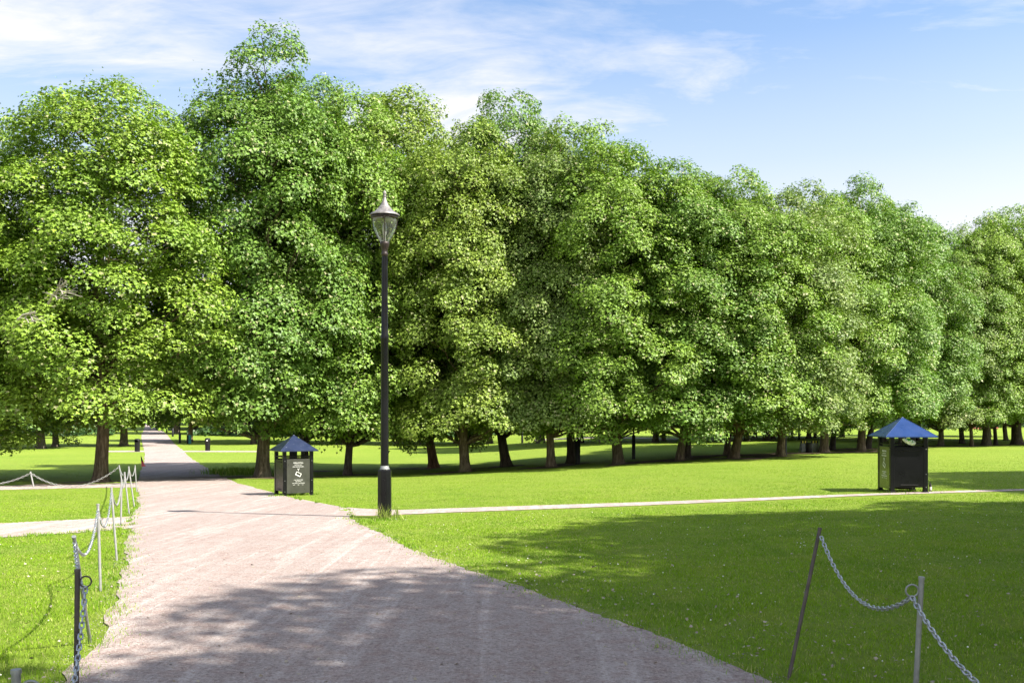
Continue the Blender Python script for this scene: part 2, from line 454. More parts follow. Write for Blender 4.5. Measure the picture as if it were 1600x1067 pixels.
def crown_data(seed, Ht, R, zb, nclump, per, size, sprigs=26, clump_r=(.5, .85)):
    rs = np.random.RandomState(seed)
    ph = rs.uniform(0, 2*PI, 8)
    def rad(u, a, z):
        r = np.interp(u, PROF_U, PROF_R)*R
        return r*(1+.12*np.sin(3*a+ph[0]+z*.5)+.08*np.sin(5*a+ph[1]-z*.9)+.06*np.sin(z*1.5+ph[2]+2*a))
    # big boughs: upright lobes round the axis
    lobes = []; hh = Ht-zb
    for uf, cnt in ((.10, 6), (.26, 6), (.43, 6), (.60, 5), (.76, 4), (.89, 2)):
        a0 = rs.uniform(0, 2*PI)
        for k in range(cnt):
            u = uf+rs.uniform(-.06, .06); a = a0+2*PI*k/cnt+rs.uniform(-.35, .35)
            rr = np.interp(u, PROF_U, PROF_R)*R
            lr = rs.uniform(.36, .52)*R*(.62+.38*np.interp(u, PROF_U, PROF_R))
            d = max(0, rr*rs.uniform(.92, 1.10)-lr)
            lobes.append((np.array((d*math.cos(a), d*math.sin(a), zb+hh*u)), lr, lr*rs.uniform(.80, 1.15), a))
    top = np.array((rs.uniform(-.5, .5), rs.uniform(-.5, .5), Ht-.75)); lobes.append((top, .75, .85, 0.0))
    cs = []; tries = 0; mind = (clump_r[0]+clump_r[1])*.5*1.14; pts = np.zeros((0, 3))
    while len(cs) < nclump and tries < nclump*60:
        tries += 1
        c, lr, lz, la = lobes[rs.randint(len(lobes))]
        if rs.rand() < .10:
            u = rs.uniform(.05, .95); a = rs.uniform(0, 2*PI); z = zb+hh*u; r = rad(u, a, z)*rs.uniform(.2, .6)
            p = np.array((r*math.cos(a), r*math.sin(a), z))
        else:
            d = rs.normal(size=3); d /= np.linalg.norm(d)
            if d[2] < -.45: d[2] *= -1
            f = rs.uniform(.82, 1.05); p = c+d*np.array((lr, lr, lz))*f
            deep = False
            for c2, l2, z2, a2 in lobes:
                if c2 is c: continue
                q = (p-c2)/np.array((l2, l2, z2))
                if q@q < .42: deep = True; break
            if deep: continue
        if p[2] < zb-.35: continue
        if len(pts) and np.min(np.sum((pts-p)**2, 1)) < mind*mind: continue
        pts = np.vstack([pts, p])
        a = math.atan2(p[1], p[0]); u = min(1.0, max(0.0, (p[2]-zb)/hh))
        cs.append((p, rs.uniform(*clump_r)*(.8 if u > .85 else 1.0), a, u))
    P = []; N = []; T = []; S = []
    for p, cr, a, u in cs:
        n = int(per*(cr/.68)**2*rs.uniform(.8, 1.15))
        out = np.array((math.cos(a), math.sin(a), .75+.9*u)); out /= np.linalg.norm(out)
        d = rs.normal(size=(n, 3)); d = d/np.linalg.norm(d, axis=1, keepdims=True)
        dot = d@out
        d = d-out*np.where(dot < -.15, 2*dot, 0)[:, None]      # keep to the outer side of the clump
        q = rs.uniform(.74, 1.05, n)[:, None]
        off = d*q*cr*np.array((1.1, 1.1, .78))
        off[:, 2] -= .28*(off[:, 0]**2+off[:, 1]**2)/cr         # sprays droop
        # a few smaller sub-sprays make the outline ragged
        sub = rs.normal(size=(7, 3))*.20*cr
        off += sub[rs.randint(0, 7, n)]
        P.append(p+off); N.append(d*.8+np.array((0, 0, .5))+out*.4+rs.normal(size=(n, 3))*.33)
        t = d*.6+np.array((0, 0, -.75))+rs.normal(size=(n, 3))*.45
        T.append(t); S.append(size*rs.uniform(.5, 1.35, n))
    for _ in range(sprigs):
        u = rs.uniform(.55, 1.0)**.6; a = rs.uniform(0, 2*PI); z = zb+(Ht-zb)*u
        r = rad(u, a, z); n = rs.randint(14, 34)
        p = np.array((r*math.cos(a)*.95, r*math.sin(a)*.95, z+rs.uniform(-.1, .12)))
        off = rs.normal(size=(n, 3))*np.array((.13, .13, .24))
        P.append(p+off); N.append(rs.normal(size=(n, 3))*.7+np.array((0, 0, .6))); T.append(rs.normal(size=(n, 3))); S.append(size*rs.uniform(.6, 1.0, n))
    return cs, np.concatenate(P), np.concatenate(N), np.concatenate(T), np.concatenate(S)

def limb(mb, p0, p1, r0, r1, rs, seg=6, n=6, sag=.0, wob=.07):
    p0 = np.array(p0); p1 = np.array(p1); L = np.linalg.norm(p1-p0); pts = []; rr = []
    for i in range(seg+1):
        t = i/seg
        p = p0*(1-t)+p1*t
        p = p+np.array((0, 0, 1))*math.sin(PI*t)*sag*L
        if 0 < i < seg: p = p+rs.normal(size=3)*wob*L*.35
        pts.append(p); rr.append(r0*(1-t)+r1*t)
    mb.tube([tuple(p) for p in pts], rr, n, cap=False)

def trunk_mesh(seed, Ht, rb, cs, lean, nl, zb, fork=False, sides=12):
    rs = np.random.RandomState(seed+500); mb = MB()
    def axis(z):
        t = z/Ht
        return np.array((lean[0]*math.sin(min(1, t*2.2)*PI/2)*(1-.6*t)+.10*math.sin(z*1.1+seed), lean[1]*(1-t)*t*2+.08*math.cos(z*.9+seed), z))
    a0 = axis(0.0)
    zs = [-.3, 0, .10, .25, .5, .9, 1.4, 2, 2.8, 3.8, 5, 6.5, 8.2, 10, Ht*.80, Ht*.87]
    pts = []; rr = []
    for z in zs:
        p = axis(max(z, 0))-a0; p[2] = z; pts.append(tuple(p))
        r = rb*(1-.86*max(z, 0)/Ht)*(1+.42*math.exp(-max(z, 0)/.16)+.10*math.exp(-max(z, 0)/.8))
        rr.append(r)
    # trunk with root flare and a lumpy section
    vs = []
    for i, (p, r) in enumerate(zip(pts, rr)):
        for k in range(sides):
            an = 2*PI*k/sides
            fl = 1+(.14*math.sin(4*an+seed)+.10*math.sin(7*an+seed*2))*math.exp(-max(p[2], 0)/.5)+.05*math.sin(3*an+p[2]*2)
            vs.append((p[0]+r*fl*math.cos(an), p[1]+r*fl*math.sin(an), p[2]))
    fs = []
    for i in range(len(pts)-1):
        for k in range(sides):
            k2 = (k+1) % sides; fs.append((i*sides+k, i*sides+k2, (i+1)*sides+k2, (i+1)*sides+k))
    mb.add(vs, fs, True)
    idx = rs.permutation(len(cs))[:nl]
    for q in idx:
        p, cr, a, u = cs[q]
        z0 = max(zb*.75, p[2]-rs.uniform(.25, .55)*math.hypot(p[0], p[1])*1.3-.3)
        z0 = min(z0, Ht*.9)
        s = axis(z0)-a0; s[2] = z0
        big = rs.rand() < .35
        r0 = rb*(.34 if big else .17)*(1-.6*z0/Ht)
        limb(mb, s, p, r0, .012, rs, 6, 5, sag=rs.uniform(-.02, .10))
        for _ in range(2):
            t = rs.uniform(.5, .85); m = s*(1-t)+p*t
            limb(mb, m, m+rs.normal(size=3)*.3+np.array((0, 0, .15)), .016, .005, rs, 3, 4)
    return mb

def make_variant(seed, Ht, R, zb, nclump, per, size, rb, nl, lean=(0, 0), simple=False, clump_r=(.5, .85), sprigs=26):
    cs, P, N, T, S = crown_data(seed, Ht, R, zb, nclump, per, size, sprigs, clump_r)
    cm = leaves_mesh('crown', P, N, T, S, simple); cm.materials.append(M_LEAF)
    mb = trunk_mesh(seed, Ht, rb, cs, lean, nl, zb, sides=12)
    tm = bpy.data.meshes.new('trunk'); tm.from_pydata(mb.v, [], mb.f); tm.update()
    tm.polygons.foreach_set('use_smooth', np.ones(len(mb.f), dtype=bool)); tm.materials.append(M_BARK)
    return tm, cm, Ht, 16*12

CR = (.36, .72)
VN = [make_variant(1, 14.0, 3.95, 2.35, 430, 530, .098, .24, 90, (.2, .1), clump_r=CR),
      make_variant(2, 14.0, 3.8, 1.45, 430, 530, .098, .22, 90, (-.15, .1), clump_r=CR),
      make_variant(3, 14.0, 4.15, 1.5, 450, 530, .098, .25, 90, (-.6, 0), clump_r=CR),
      make_variant(4, 14.0, 3.75, 1.7, 420, 530, .098, .22, 90, (.1, -.1), clump_r=CR),
      make_variant(5, 14.0, 3.95, 1.4, 440, 530, .098, .24, 80, (0, .1), clump_r=CR)]
VF = [make_variant(21, 14.0, 4.3, 2.3, 170, 75, .32, .26, 24, (.2, 0), True, (.7, 1.1), 8),
      make_variant(22, 14.0, 4.0, 2.0, 160, 75, .32, .24, 24, (-.2, 0), True, (.7, 1.1), 8)]
VH = [make_variant(31, 14.5, 4.6, 6.8, 205, 122, .22, .26, 40, (.2, 0), True, (.6, 1.0), 20)]

def tree(v, loc, height, width, rz, color, label, group=None, bark=(1, 1, 1), name='maple_tree', thick=1.0, cat='tree', lean=0.0):
    tm, cm, Ht, ns = v
    tm = tm.copy(); co_ = np.empty(len(tm.vertices)*3, np.float32); tm.vertices.foreach_get('co', co_); co_ = co_.reshape(-1, 3)
    st = co_[:ns].reshape(-1, 12, 3); ax = st.mean(1, keepdims=True); k_ = thick/width
    st[:, :, :2] = ax[:, :, :2]+(st[:, :, :2]-ax[:, :, :2])*k_; co_[:ns] = st.reshape(-1, 3)
    tm.vertices.foreach_set('co', co_.ravel()); tm.update()
    e = empty(name, loc, rz, label, cat, group)
    s = height/Ht
    t = link_mesh('trunk', tm, None, e); c = link_mesh('crown', cm, None, e)
    t.scale = (width, width, s); c.scale = (width, width, s)
    if lean: e.rotation_euler = (Matrix.Rotation(lean, 3, 'Y') @ Matrix.Rotation(rz, 3, 'Z')).to_euler()
    t.color = tuple(bark)+(1,); c.color = tuple(color)+(1,)
    return e

G1 = (.150, .250, .036)   # fresh green
G2 = (.112, .205, .034)   # deeper green
G3 = (.172, .252, .042)   # yellow green
G4 = (.165, .265, .035)   # bright
G5 = (.152, .225, .058)   # greyish
ROW = 'maples of the long double row'
# px, base y, top y, width, variant, rz, colour, thickness, bark, label
FR = [
 (-95, 752, 185, 1.12, 4, 1.0, G4, 1.0, (1,1,1), 'bright green maple at the left edge, its boughs entering the picture above the chain'),
 (157, 753, 118, 1.1, 0, 2.2, G4, 1.05, (1.05,.98,.9), 'bright green maple with a stout sun-flecked trunk left of the gravel path'),
 (412, 746, 70, 1.06, 3, 0.6, G2, 1.25, (1,1,.95), 'tallest maple, deep green, its flecked trunk directly behind the blue-roofed bin left'),
 (478, 736, 118, .95, 4, 3.6, G2, .7, (.7,.7,.7), 'deep green maple between the tallest one and the slim dark trunk, foot behind left bin'),
 (543, 742, 148, 1.0, 1, 4.0, G1, .78, (.7,.7,.75), 'maple with slim dark trunk between the left bin and the street lamp'),
 (679, 731, 142, 1.2, 4, 2.9, G3, .95, (1.5,1.1,.85), 'yellow-green maple with a reddish trunk, first right of the street lamp'),
 (728, 737, 190, .88, 1, 5.3, G3, 1.0, (1.15,1.1,.95), 'yellowish maple with a grey flecked trunk, second trunk right of the street lamp'),
 (792, 729, 156, .90, 2, .35, G2, .90, (.6,.58,.55), 'dark green maple whose dark trunk leans left, third right of the street lamp'),
 (860, 729, 215, .80, 3, 3.3, G5, .82, (1.5,1.45,1.3), 'maple with a pale grey smooth trunk, fourth right of the street lamp'),
 (893, 724, 190, .92, 0, 5.0, G1, .85, (.45,.45,.45), 'maple with a near-black trunk standing against a thin far lamp post'),
 (966, 725, 216, .88, 4, 1.7, G1, .95, (.75,.72,.65), 'maple with a brown trunk, sixth right of the street lamp'),
 (1062, 719, 256, .92, 1, 2.4, G2, .80, (1.05,1,.85), 'maple of the front row whose trunk overlaps a darker one, middle of the meadow edge'),
 (1073, 716, 270, .82, 0, .9, G1, .66, (.5,.5,.5), 'maple with dark trunk tucked close behind the right side of a lighter trunk'),
 (1146, 716, 276, .88, 2, 3.5, G1, .80, (1.15,1.05,.9), 'maple with a forked leaning trunk, left of the two striped barriers'),
 (1136, 711, 290, .80, 3, 4.4, G5, .75, (1.1,1,.95), 'maple with paler trunk half hidden behind a leaning forked one'),
 (1220, 713, 290, .88, 4, .2, G5, .78, (1.4,1.3,1.1), 'maple with a pale flecked trunk and a lamp post close at its right'),
 (1287, 707, 302, .86, 0, 1.4, G1, .90, (1.3,1.2,1.05), 'maple with a pale mottled trunk just right of the striped barriers'),
 (1300, 703, 318, .80, 1, 2.0, G2, .70, (.45,.45,.5), 'maple with a dark trunk flaring at its base, second right of the striped barriers'),
 (1346, 705, 292, .95, 3, 5.6, G2, 1.0, (1.2,1.1,1.0), 'maple with a light streaked trunk just left of the right blue-roofed bin'),
 (1355, 701, 310, .85, 2, 2.6, G1, .70, (.5,.5,.5), 'maple with dark trunk right behind the one beside the right bin'),
 (1410, 700, 318, .92, 0, 3.9, G2, .80, (.7,.7,.7), 'maple rising directly behind the blue roof of the right bin'),
 (1470, 697, 390, .80, 1, 1.1, G5, .74, (.8,.8,.75), 'maple with grey-green crown, first trunk right of the right bin'),
 (1503, 693, 396, .78, 4, 3.0, G1, .70, (.6,.6,.6), 'low maple with flared dark foot, second trunk right of the right bin'),
 (1518, 697, 370, .72, 3, 2.1, G1, .50, (1.0,.95,.8), 'maple with the thinnest trunk, lit along one side, third right of the right bin'),
 (1540, 696, 334, .86, 0, 5.9, G4, 1.05, (.7,.7,.65), 'fresh green maple with thick dark trunk, fourth right of the right bin'),
 (1556, 695, 345, .72, 1, .1, G1, .55, (.5,.5,.5), 'maple with slender dark trunk between two thick ones at the right edge'),
 (1590, 695, 328, .95, 2, 4.6, G4, 1.30, (.6,.58,.55), 'fresh green maple with the thickest dark trunk, at the right edge'),
 (1665, 692, 330, .95, 3, 1.9, G4, 1.0, (.8,.8,.75), 'fresh green maple whose boughs enter at the right edge, trunk out of view'),
]
TREE_SPOTS = []
for px, by, ty, w, v, rz, colr, th, bk, lab in FR:
    p = at(px, by); TREE_SPOTS.append((p, .3))
    height = CAMZ+(HORIZON-ty)/F*p.y-p.z
    tree(VN[v], p, height/1.02, w*1.0, rz, colr, lab, ROW, bk, thick=th*.88, lean=-.085 if px == 679 else 0.0)

# the bare grey bough in the leftmost crown
def dead_branch(parent_tree, base, tip):
    rs = np.random.RandomState(5); mb = MB()
    def grow(p, d, L, r, dep):
        q = p+d*L
        limb(mb, p, q, r, r*.55, rs, 4, 5, 0, .12)
        if dep == 0: return
        for _ in range(3):
            t = rs.uniform(.35, 1.0)
            nd = d+rs.normal(size=3)*.55; nd /= np.linalg.norm(nd)
            grow(p+d*L*t, nd, L*rs.uniform(.45, .7), r*.5, dep-1)
    b = np.array(base); d = np.array(tip)-b; L = np.linalg.norm(d)
    grow(b, d/L, L*.6, .035, 3)
    o = mb.build('dead_branch', M_TWIG, parent_tree)
    tag(o, 'bare grey twiggy branch')
    o.matrix_parent_inverse = parent_tree.matrix_basis.inverted()
tA = [o for o in COL.objects if o.get('label', '').startswith('bright green maple with a stout')][0]
Yd = 25.3
def px3(px, py, Y): return ((px-800)/F*Y, Y, CAMZ-(py-HORIZON)/F*Y)
dead_branch(tA, px3(75, 475, Yd+.5), px3(125, 415, Yd-.3))
dead_branch(tA, px3(28, 500, Yd+.3), px3(75, 478, Yd-.1))

# trees beyond the first meadow
MID = [(64,701,12),(87,698,9),(193,697,11),(297,690,7),(276,678,9),(396,694,8),(479,691,8),(532,694,9),(622,693,8),(657,694,8),(712,693,7),(740,692,4),(765,693,9),(846,692,10),(909,692,5),(939,692,6),(950,691,6),(1024,691,8),(1037,689,5),(1099,691,8),(1120,684,7),(1167,689,7),(1179,684,6),(1197,688,9),(1206,686,8),(1236,684,6),(1264,685,7),(1274,684,5),(1315,683,7),(1380,690,8),(1432,688,8),(1545,682,6),(1572,688,7)]
ORD = 'first second third fourth fifth sixth seventh eighth ninth tenth eleventh twelfth thirteenth fourteenth fifteenth sixteenth seventeenth eighteenth nineteenth twentieth'.split()
special = {396: 'far shaded tree peeping out left of the tallest maple trunk', 64: 'pair of thick trunks left of the path: the left, thicker maple in the tree shade',
           87: 'slimmer right-hand maple of the trunk pair beyond the left lawn',
           193: 'maple with flaring trunk beside the black litter bin left of the path',
           297: 'maple with pale leaning trunk next to the teal bin right of the path',
           276: 'big dark-trunked tree far down the path beside the thin lamp posts'}
k = 0
for px, by, tw in MID:
    p = at(px, by); TREE_SPOTS.append((p, .3))
    if px in special: lab = special[px]
    else:
        if px == 909: k = 0
        lab = 'shaded tree beyond the meadow, ' + ORD[k] + (' rightwards from the tallest maple' if px < 900 else ' rightwards from the near-black trunk'); k += 1
    th = (tw/F*p.y)/.5
    colr = rnd.choice((G1, G2, G5, G1)); b = rnd.uniform(.55, 1.0)
    tree(VF[k % 2], p, rnd.uniform(12.5, 15), rnd.uniform(.72, .92), rnd.uniform(0, 6.28), colr, lab,
         'trees standing beyond the first meadow', (b, b, b) if px != 297 else (1.9, 1.7, 1.4), thick=max(.5, min(1.6, th)), lean=(.08 if px in (297, 740) else 0))

# the far wood
far_spots = []
for i in range(58):
    x = -150+300*(i+rnd.random())/58
    y = rnd.choice((122, 138, 155, 175))+rnd.uniform(-6, 6)
    pc = lx(y) if y < 330 else 0
    if abs(x-(pc+1.5)) < 4.5: x += 9
    far_spots.append((x, y))
for x, y in far_spots:
    tree(VF[rnd.randint(0, 1)], (x, y, H(x, y)), rnd.uniform(12, 16.5), rnd.uniform(1.1, 1.45), rnd.uniform(0, 6.28), rnd.choice((G2, G5, G1)),
         'distant dark tree in the wood closing off the park', 'trees of the far wood', (.7, .7, .7), name='park_tree', thick=rnd.uniform(1.0, 1.5))

# trees just outside the picture, whose shade falls on the near lawn and path
SHADE = [(11.9, 1.7, 1.0, .90), (14.5, 7.4, 1.0, 1.0), (20.5, 8.4, 1.0, 1.1), (7.5, -2.4, .95, .90), (10.5, -3.5, 1.0, 1.0), (17.0, 1.5, 1.0, 1.1),
         (24.3, 21.0, .95, .80), (22.6, 17.2, .9, .78), (29.0, 13.5, 1.0, 1.0), (24.5, 4.0, 1.0, 1.1)]
for i, (x, y, hs, ws) in enumerate(SHADE):
    tree(VH[0], (x, y, H(x, y)), 14.5*hs, ws, i*1.3, G1, 'tall maple out of view to the right whose shade covers the near lawn', 'maples shading the foreground', (1, 1, 1))

# low undergrowth along the foot of the far wood
def undergrowth():
    n = 26000; rs = np.random.RandomState(8)
    x = rs.uniform(-150, 150, n); y = 118+rs.normal(0, 2.0, n)+3*np.sin(x*.11)
    top = 1.1+.8*np.sin(x*.35)*np.sin(x*.13+1)+.5*np.sin(x*1.3)
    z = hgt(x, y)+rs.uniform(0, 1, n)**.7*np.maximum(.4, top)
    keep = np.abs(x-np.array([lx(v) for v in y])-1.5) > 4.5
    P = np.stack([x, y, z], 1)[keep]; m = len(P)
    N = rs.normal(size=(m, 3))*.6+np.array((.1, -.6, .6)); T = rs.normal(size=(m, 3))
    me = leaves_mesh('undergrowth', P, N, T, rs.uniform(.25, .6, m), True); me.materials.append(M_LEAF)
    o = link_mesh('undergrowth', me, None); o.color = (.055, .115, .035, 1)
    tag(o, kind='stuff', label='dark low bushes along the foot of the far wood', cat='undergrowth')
undergrowth()

# ------------------------------------------------------------------ bare soil at the tree feet
def blob(mb, cx, cy, a, b, rot, lift):
    n = 28; V = [(cx, cy, H(cx, cy)+lift)]
    ph = rnd.uniform(0, 6)
    for i in range(n):
        t = 2*PI*i/n
        r = 1+.25*math.sin(3*t+ph)+.15*math.sin(7*t+ph*2)+rnd.uniform(-.15, .15)
        x = a*r*math.cos(t); y = b*r*math.sin(t)
        X = cx+x*math.cos(rot)-y*math.sin(rot); Y = cy+x*math.sin(rot)+y*math.cos(rot)
        V.append((X, Y, H(X, Y)+lift))
    mb.add(V, [(0, 1+i, 1+(i+1) % n) for i in range(n)])
mb = MB()
for i, (p, r) in enumerate(TREE_SPOTS[:28]):
    if i in (0,): continue
    blob(mb, p.x+rnd.uniform(-.6, .6), p.y+rnd.uniform(-.3, .3), rnd.uniform(.8, 2.0), rnd.uniform(.45, .8), math.radians(35), .006+.0007*i)
for (x0, y0, a_, b_) in ((335, 746, 1.6, .35), (450, 747, 1.4, .3), (640, 732, 1.1, .35), (1000, 722, 1.3, .4), (1110, 713, 2.0, .6), (1180, 712, 1.8, .6), (1230, 709, 2.2, .7), (1320, 703, 2.6, .7), (100, 757, 1.2, .3)):
    p = at(x0, y0); blob(mb, p.x, p.y, a_, b_, math.radians(32), .03)
tag(mb.build('bare_soil', M_SOIL), kind='structure')

# ------------------------------------------------------------------ grass, stones, clover
def inside(poly, X, Y):
    res = np.zeros(len(X), bool); n = len(poly)
    x0, y0 = poly[:, 0].min(), poly[:, 1].min(); x1, y1 = poly[:, 0].max(), poly[:, 1].max()
    idx = np.where((X > x0) & (X < x1) & (Y > y0) & (Y < y1))[0]
    if not len(idx): return res
    xs, ys = X[idx], Y[idx]; r = np.zeros(len(idx), bool)
    for i in range(n):
        ax, ay = poly[i-1]; bx, by = poly[i]
        if ay == by: continue
        c = ((ay > ys) != (by > ys))
        r ^= c & (xs < (bx-ax)*(ys-ay)/(by-ay)+ax)
    res[idx] = r; return res

def blades(name, X, Y, hb, wb, rs, color, label, lean=.45):
    n = len(X); Z = hgt(X, Y)-.004+.011*inside(POLYS[0], X, Y)
    a = rs.uniform(0, 2*PI, n); dx, dy = np.cos(a), np.sin(a)
    b = rs.uniform(0, 2*PI, n); ln = np.abs(rs.normal(0, lean, n))*hb
    lx_, ly_ = np.cos(b)*ln, np.sin(b)*ln
    V = np.zeros((n, 5, 3))
    for k, (wf, hf) in enumerate(((-.5, 0), (.5, 0), (-.38, .55), (.38, .55), (0, 1.0))):
        V[:, k, 0] = X+dx*wb*wf+lx_*hf**1.7; V[:, k, 1] = Y+dy*wb*wf+ly_*hf**1.7; V[:, k, 2] = Z+hb*hf
    tri = np.array([(0, 1, 3), (0, 3, 2), (2, 3, 4)])
    L = (np.arange(n)[:, None, None]*5+tri[None]).reshape(-1)
    me = np_mesh(name, V.reshape(-1, 3), L, np.arange(n*3)*3); me.materials.append(M_BLADE)
    o = link_mesh(name, me, None); o.color = tuple(color)+(1,)
    tag(o, label=label, cat='grass', kind='stuff'); return o

def lawn_blades():
    rs = np.random.RandomState(3); N = 850000
    # sample distance with falling density
    u = rs.rand(N); k0 = 6.5; lo, hi = 3.6, 44.0
    A = np.log(1+(lo/k0)**2); B = np.log(1+(hi/k0)**2)
    Y = k0*np.sqrt(np.exp(A+u*(B-A))-1); X = rs.uniform(-.62, .62, N)*Y
    keep = rs.rand(N) < np.clip((44-Y)/14, 0, 1)
    for p in POLYS[1:6]:
        keep &= ~inside(p, X, Y) & ~inside(p, X, Y+.012*Y) & ~inside(p, X, Y+.022*Y)
    # worn thin patches near the near right path edge and randomly
    rxY = np.interp(Y, [p[0] for p in rw], [p[1] for p in rw]); lxY = np.interp(Y, [p[0] for p in lw], [p[1] for p in lw])
    dr = X-rxY; dl = lxY-X
    nz = .5+.5*np.sin(X*4.1+1.3*np.sin(Y*3.1))*np.sin(Y*5.3+X*1.7)
    dr = dr+.28*(nz-.5); dl = dl+.22*(nz-.5)
    wear = np.minimum(np.clip((dr+.30)/.60, 0, 1), 1)**2.2
    wl_ = np.clip((dl+.26)/.50, 0, 1)**2.0
    wear = np.where(X < (lxY+rxY)/2, wl_, wear)
    keep &= rs.rand(N) < wear
    X, Y = X[keep], Y[keep]
    patch = .5+.5*np.sin(X*1.9+np.sin(Y*1.3)*2)*np.sin(Y*1.7+X*.6)
    hb = (.016+.015*rs.rand(len(X)))*(.75+.5*patch)*np.clip(1-(Y-10)/34, .5, 1)
    dre = np.abs(X-np.interp(Y, [p[0] for p in rw], [p[1] for p in rw])); dle = np.abs(X-np.interp(Y, [p[0] for p in lw], [p[1] for p in lw]))
    hb = hb*(1+.8*np.clip(1-np.minimum(dre, dle)/.35, 0, 1)*rs.rand(len(X)))
    wb = .0040*(Y/5.5)**.75*rs.uniform(.7, 1.3, len(X))
    blades('lawn_blades', X, Y, hb, wb, rs, (.168, .288, .018), 'short green lawn grass either side of the gravel path', .6)
lawn_blades()

def edge_tufts():
    rs = np.random.RandomState(4); X = []; Y = []
    spots = []
    for poly, yy in ((pa, 0), (pb, 0)):
        for p in poly:
            if 4 < p.y < 24 and rs.rand() < .3: spots.append((p.x+(-.06 if poly is pa else .06)+rs.normal(0, .03), p.y+rs.normal(0, .05), rs.uniform(.02, .055)))
    for po in POLYS[1:3]+[POLYS[5]]:
        for q in po[::2]:
            if rs.rand() < .5 and 4 < q[1] < 15: spots.append((q[0]+rs.normal(0, .04), q[1]+rs.normal(0, .04), rs.uniform(.04, .08)))
    for (px, py, r) in FEET: 
        p = at(px, py); 
        for _ in range(3): spots.append((p.x+rs.normal(0, .05), p.y+rs.normal(0, .05), r))
    for x, y, r in spots:
        n = 26; X.append(x+rs.normal(0, r, n)); Y.append(y+rs.normal(0, r, n))
    X = np.concatenate(X); Y = np.concatenate(Y)
    hb = rs.uniform(.025, .065, len(X)); wb = .0045*(np.maximum(Y, 4)/5.5)**.9*np.ones(len(X))
    blades('tall_grass_tufts', X, Y, hb, wb, rs, (.140, .260, .018), 'longer unmown grass tufts along the path edges and post feet', .5)
FEET = [(1232,1060,.10),(182,875,.08),(157,923,.10),(140,1003,.10),(202,805,.06),(189,821,.08),(210,793,.05),(600,812,.14),(592,813,.14),(612,812,.14),(575,818,.14),(440,775,.2),(480,773,.2),(1400,770,.2),(1440,768,.2)]
edge_tufts()

def lamp_weeds():
    rs = np.random.RandomState(14); p = at(604, 810); n = 90
    X = p.x+.06+rs.normal(0, .10, n); Y = p.y-.14+rs.normal(0, .04, n)
    blades('weeds', X, Y, rs.uniform(.10, .30, n), np.full(n, .010), rs, (.20, .25, .06), 'pale long weeds round the foot of the street lamp', .8)
lamp_weeds()
def tree_tufts():
    rs = np.random.RandomState(15); X = []; Y = []
    for px in range(335, 405, 3):
        p = at(px, 739+rs.uniform(-3, 3)); X.append(p.x+rs.normal(0, .3, 60)); Y.append(p.y+rs.normal(0, .3, 60))
    X = np.concatenate(X); Y = np.concatenate(Y)
    blades('weeds', X, Y, rs.uniform(.10, .32, len(X)), np.full(len(X), .02), rs, (.12, .21, .03), 'unmown grass strip between the path and the tall maple', .5)
tree_tufts()

def clover():
    rs = np.random.RandomState(6); n = 550
    Y = rs.uniform(5.5, 17, n); X = rs.uniform(-.6, .62, n)*Y
    keep = np.ones(n, bool)
    for p in POLYS[:6]: keep &= ~inside(p, X, Y)
    keep &= (np.sin(X*1.1+1)*np.sin(Y*.8+X*.3) > -.25)
    keep &= (X > 0) | (rs.rand(n) < .5)
    X, Y = X[keep], Y[keep]; n = len(X); Z = hgt(X, Y)+rs.uniform(.02, .05, n)
    o6 = np.array([(1,0,0),(-1,0,0),(0,1,0),(0,-1,0),(0,0,1),(0,0,-1)], float)
    t8 = np.array([(0,2,4),(2,1,4),(1,3,4),(3,0,4),(2,0,5),(1,2,5),(3,1,5),(0,3,5)])
    s = rs.uniform(.004, .009, n)
    V = np.stack([X, Y, Z], 1)[:, None, :]+o6[None]*s[:, None, None]
    L = (np.arange(n)[:, None, None]*6+t8[None]).reshape(-1)
    me = np_mesh('clover_flowers', V.reshape(-1, 3), L, np.arange(n*8)*3, True)
    tag(link_mesh('clover_flowers', me, M_FLOWER), label='tiny white clover flowers scattered over the near lawn', cat='flowers', kind='stuff')
clover()

def dry_litter():
    rs = np.random.RandomState(16); n = 2300
    Y = rs.uniform(4.5, 12, n)**1.0; X = rs.uniform(-.6, .62, n)*Y
    rxY = np.interp(Y, [p[0] for p in rw], [p[1] for p in rw])
    keep = (np.abs(X-rxY-.35) < .8) | (rs.rand(n) < .25)
    X, Y = X[keep], Y[keep]; n = len(X)
    P = np.stack([X, Y, hgt(X, Y)+rs.uniform(.018, .035, n)], 1)
    on = inside(POLYS[0], X, Y); P[on, 2] = hgt(X[on], Y[on])+.018
    me = leaves_mesh('dry_leaf_litter', P, rs.normal(size=(n, 3))*.35+np.array((0, 0, 1)), rs.normal(size=(n, 3)), rs.uniform(.012, .035, n), True)
    tag(link_mesh('dry_leaf_litter', me, paint('dry_leaf', (.30, .26, .19), .8, var=.4, scale=9)), label='dry pale leaf scraps on the path edge and near lawn', cat='leaf litter', kind='stuff')
dry_litter()

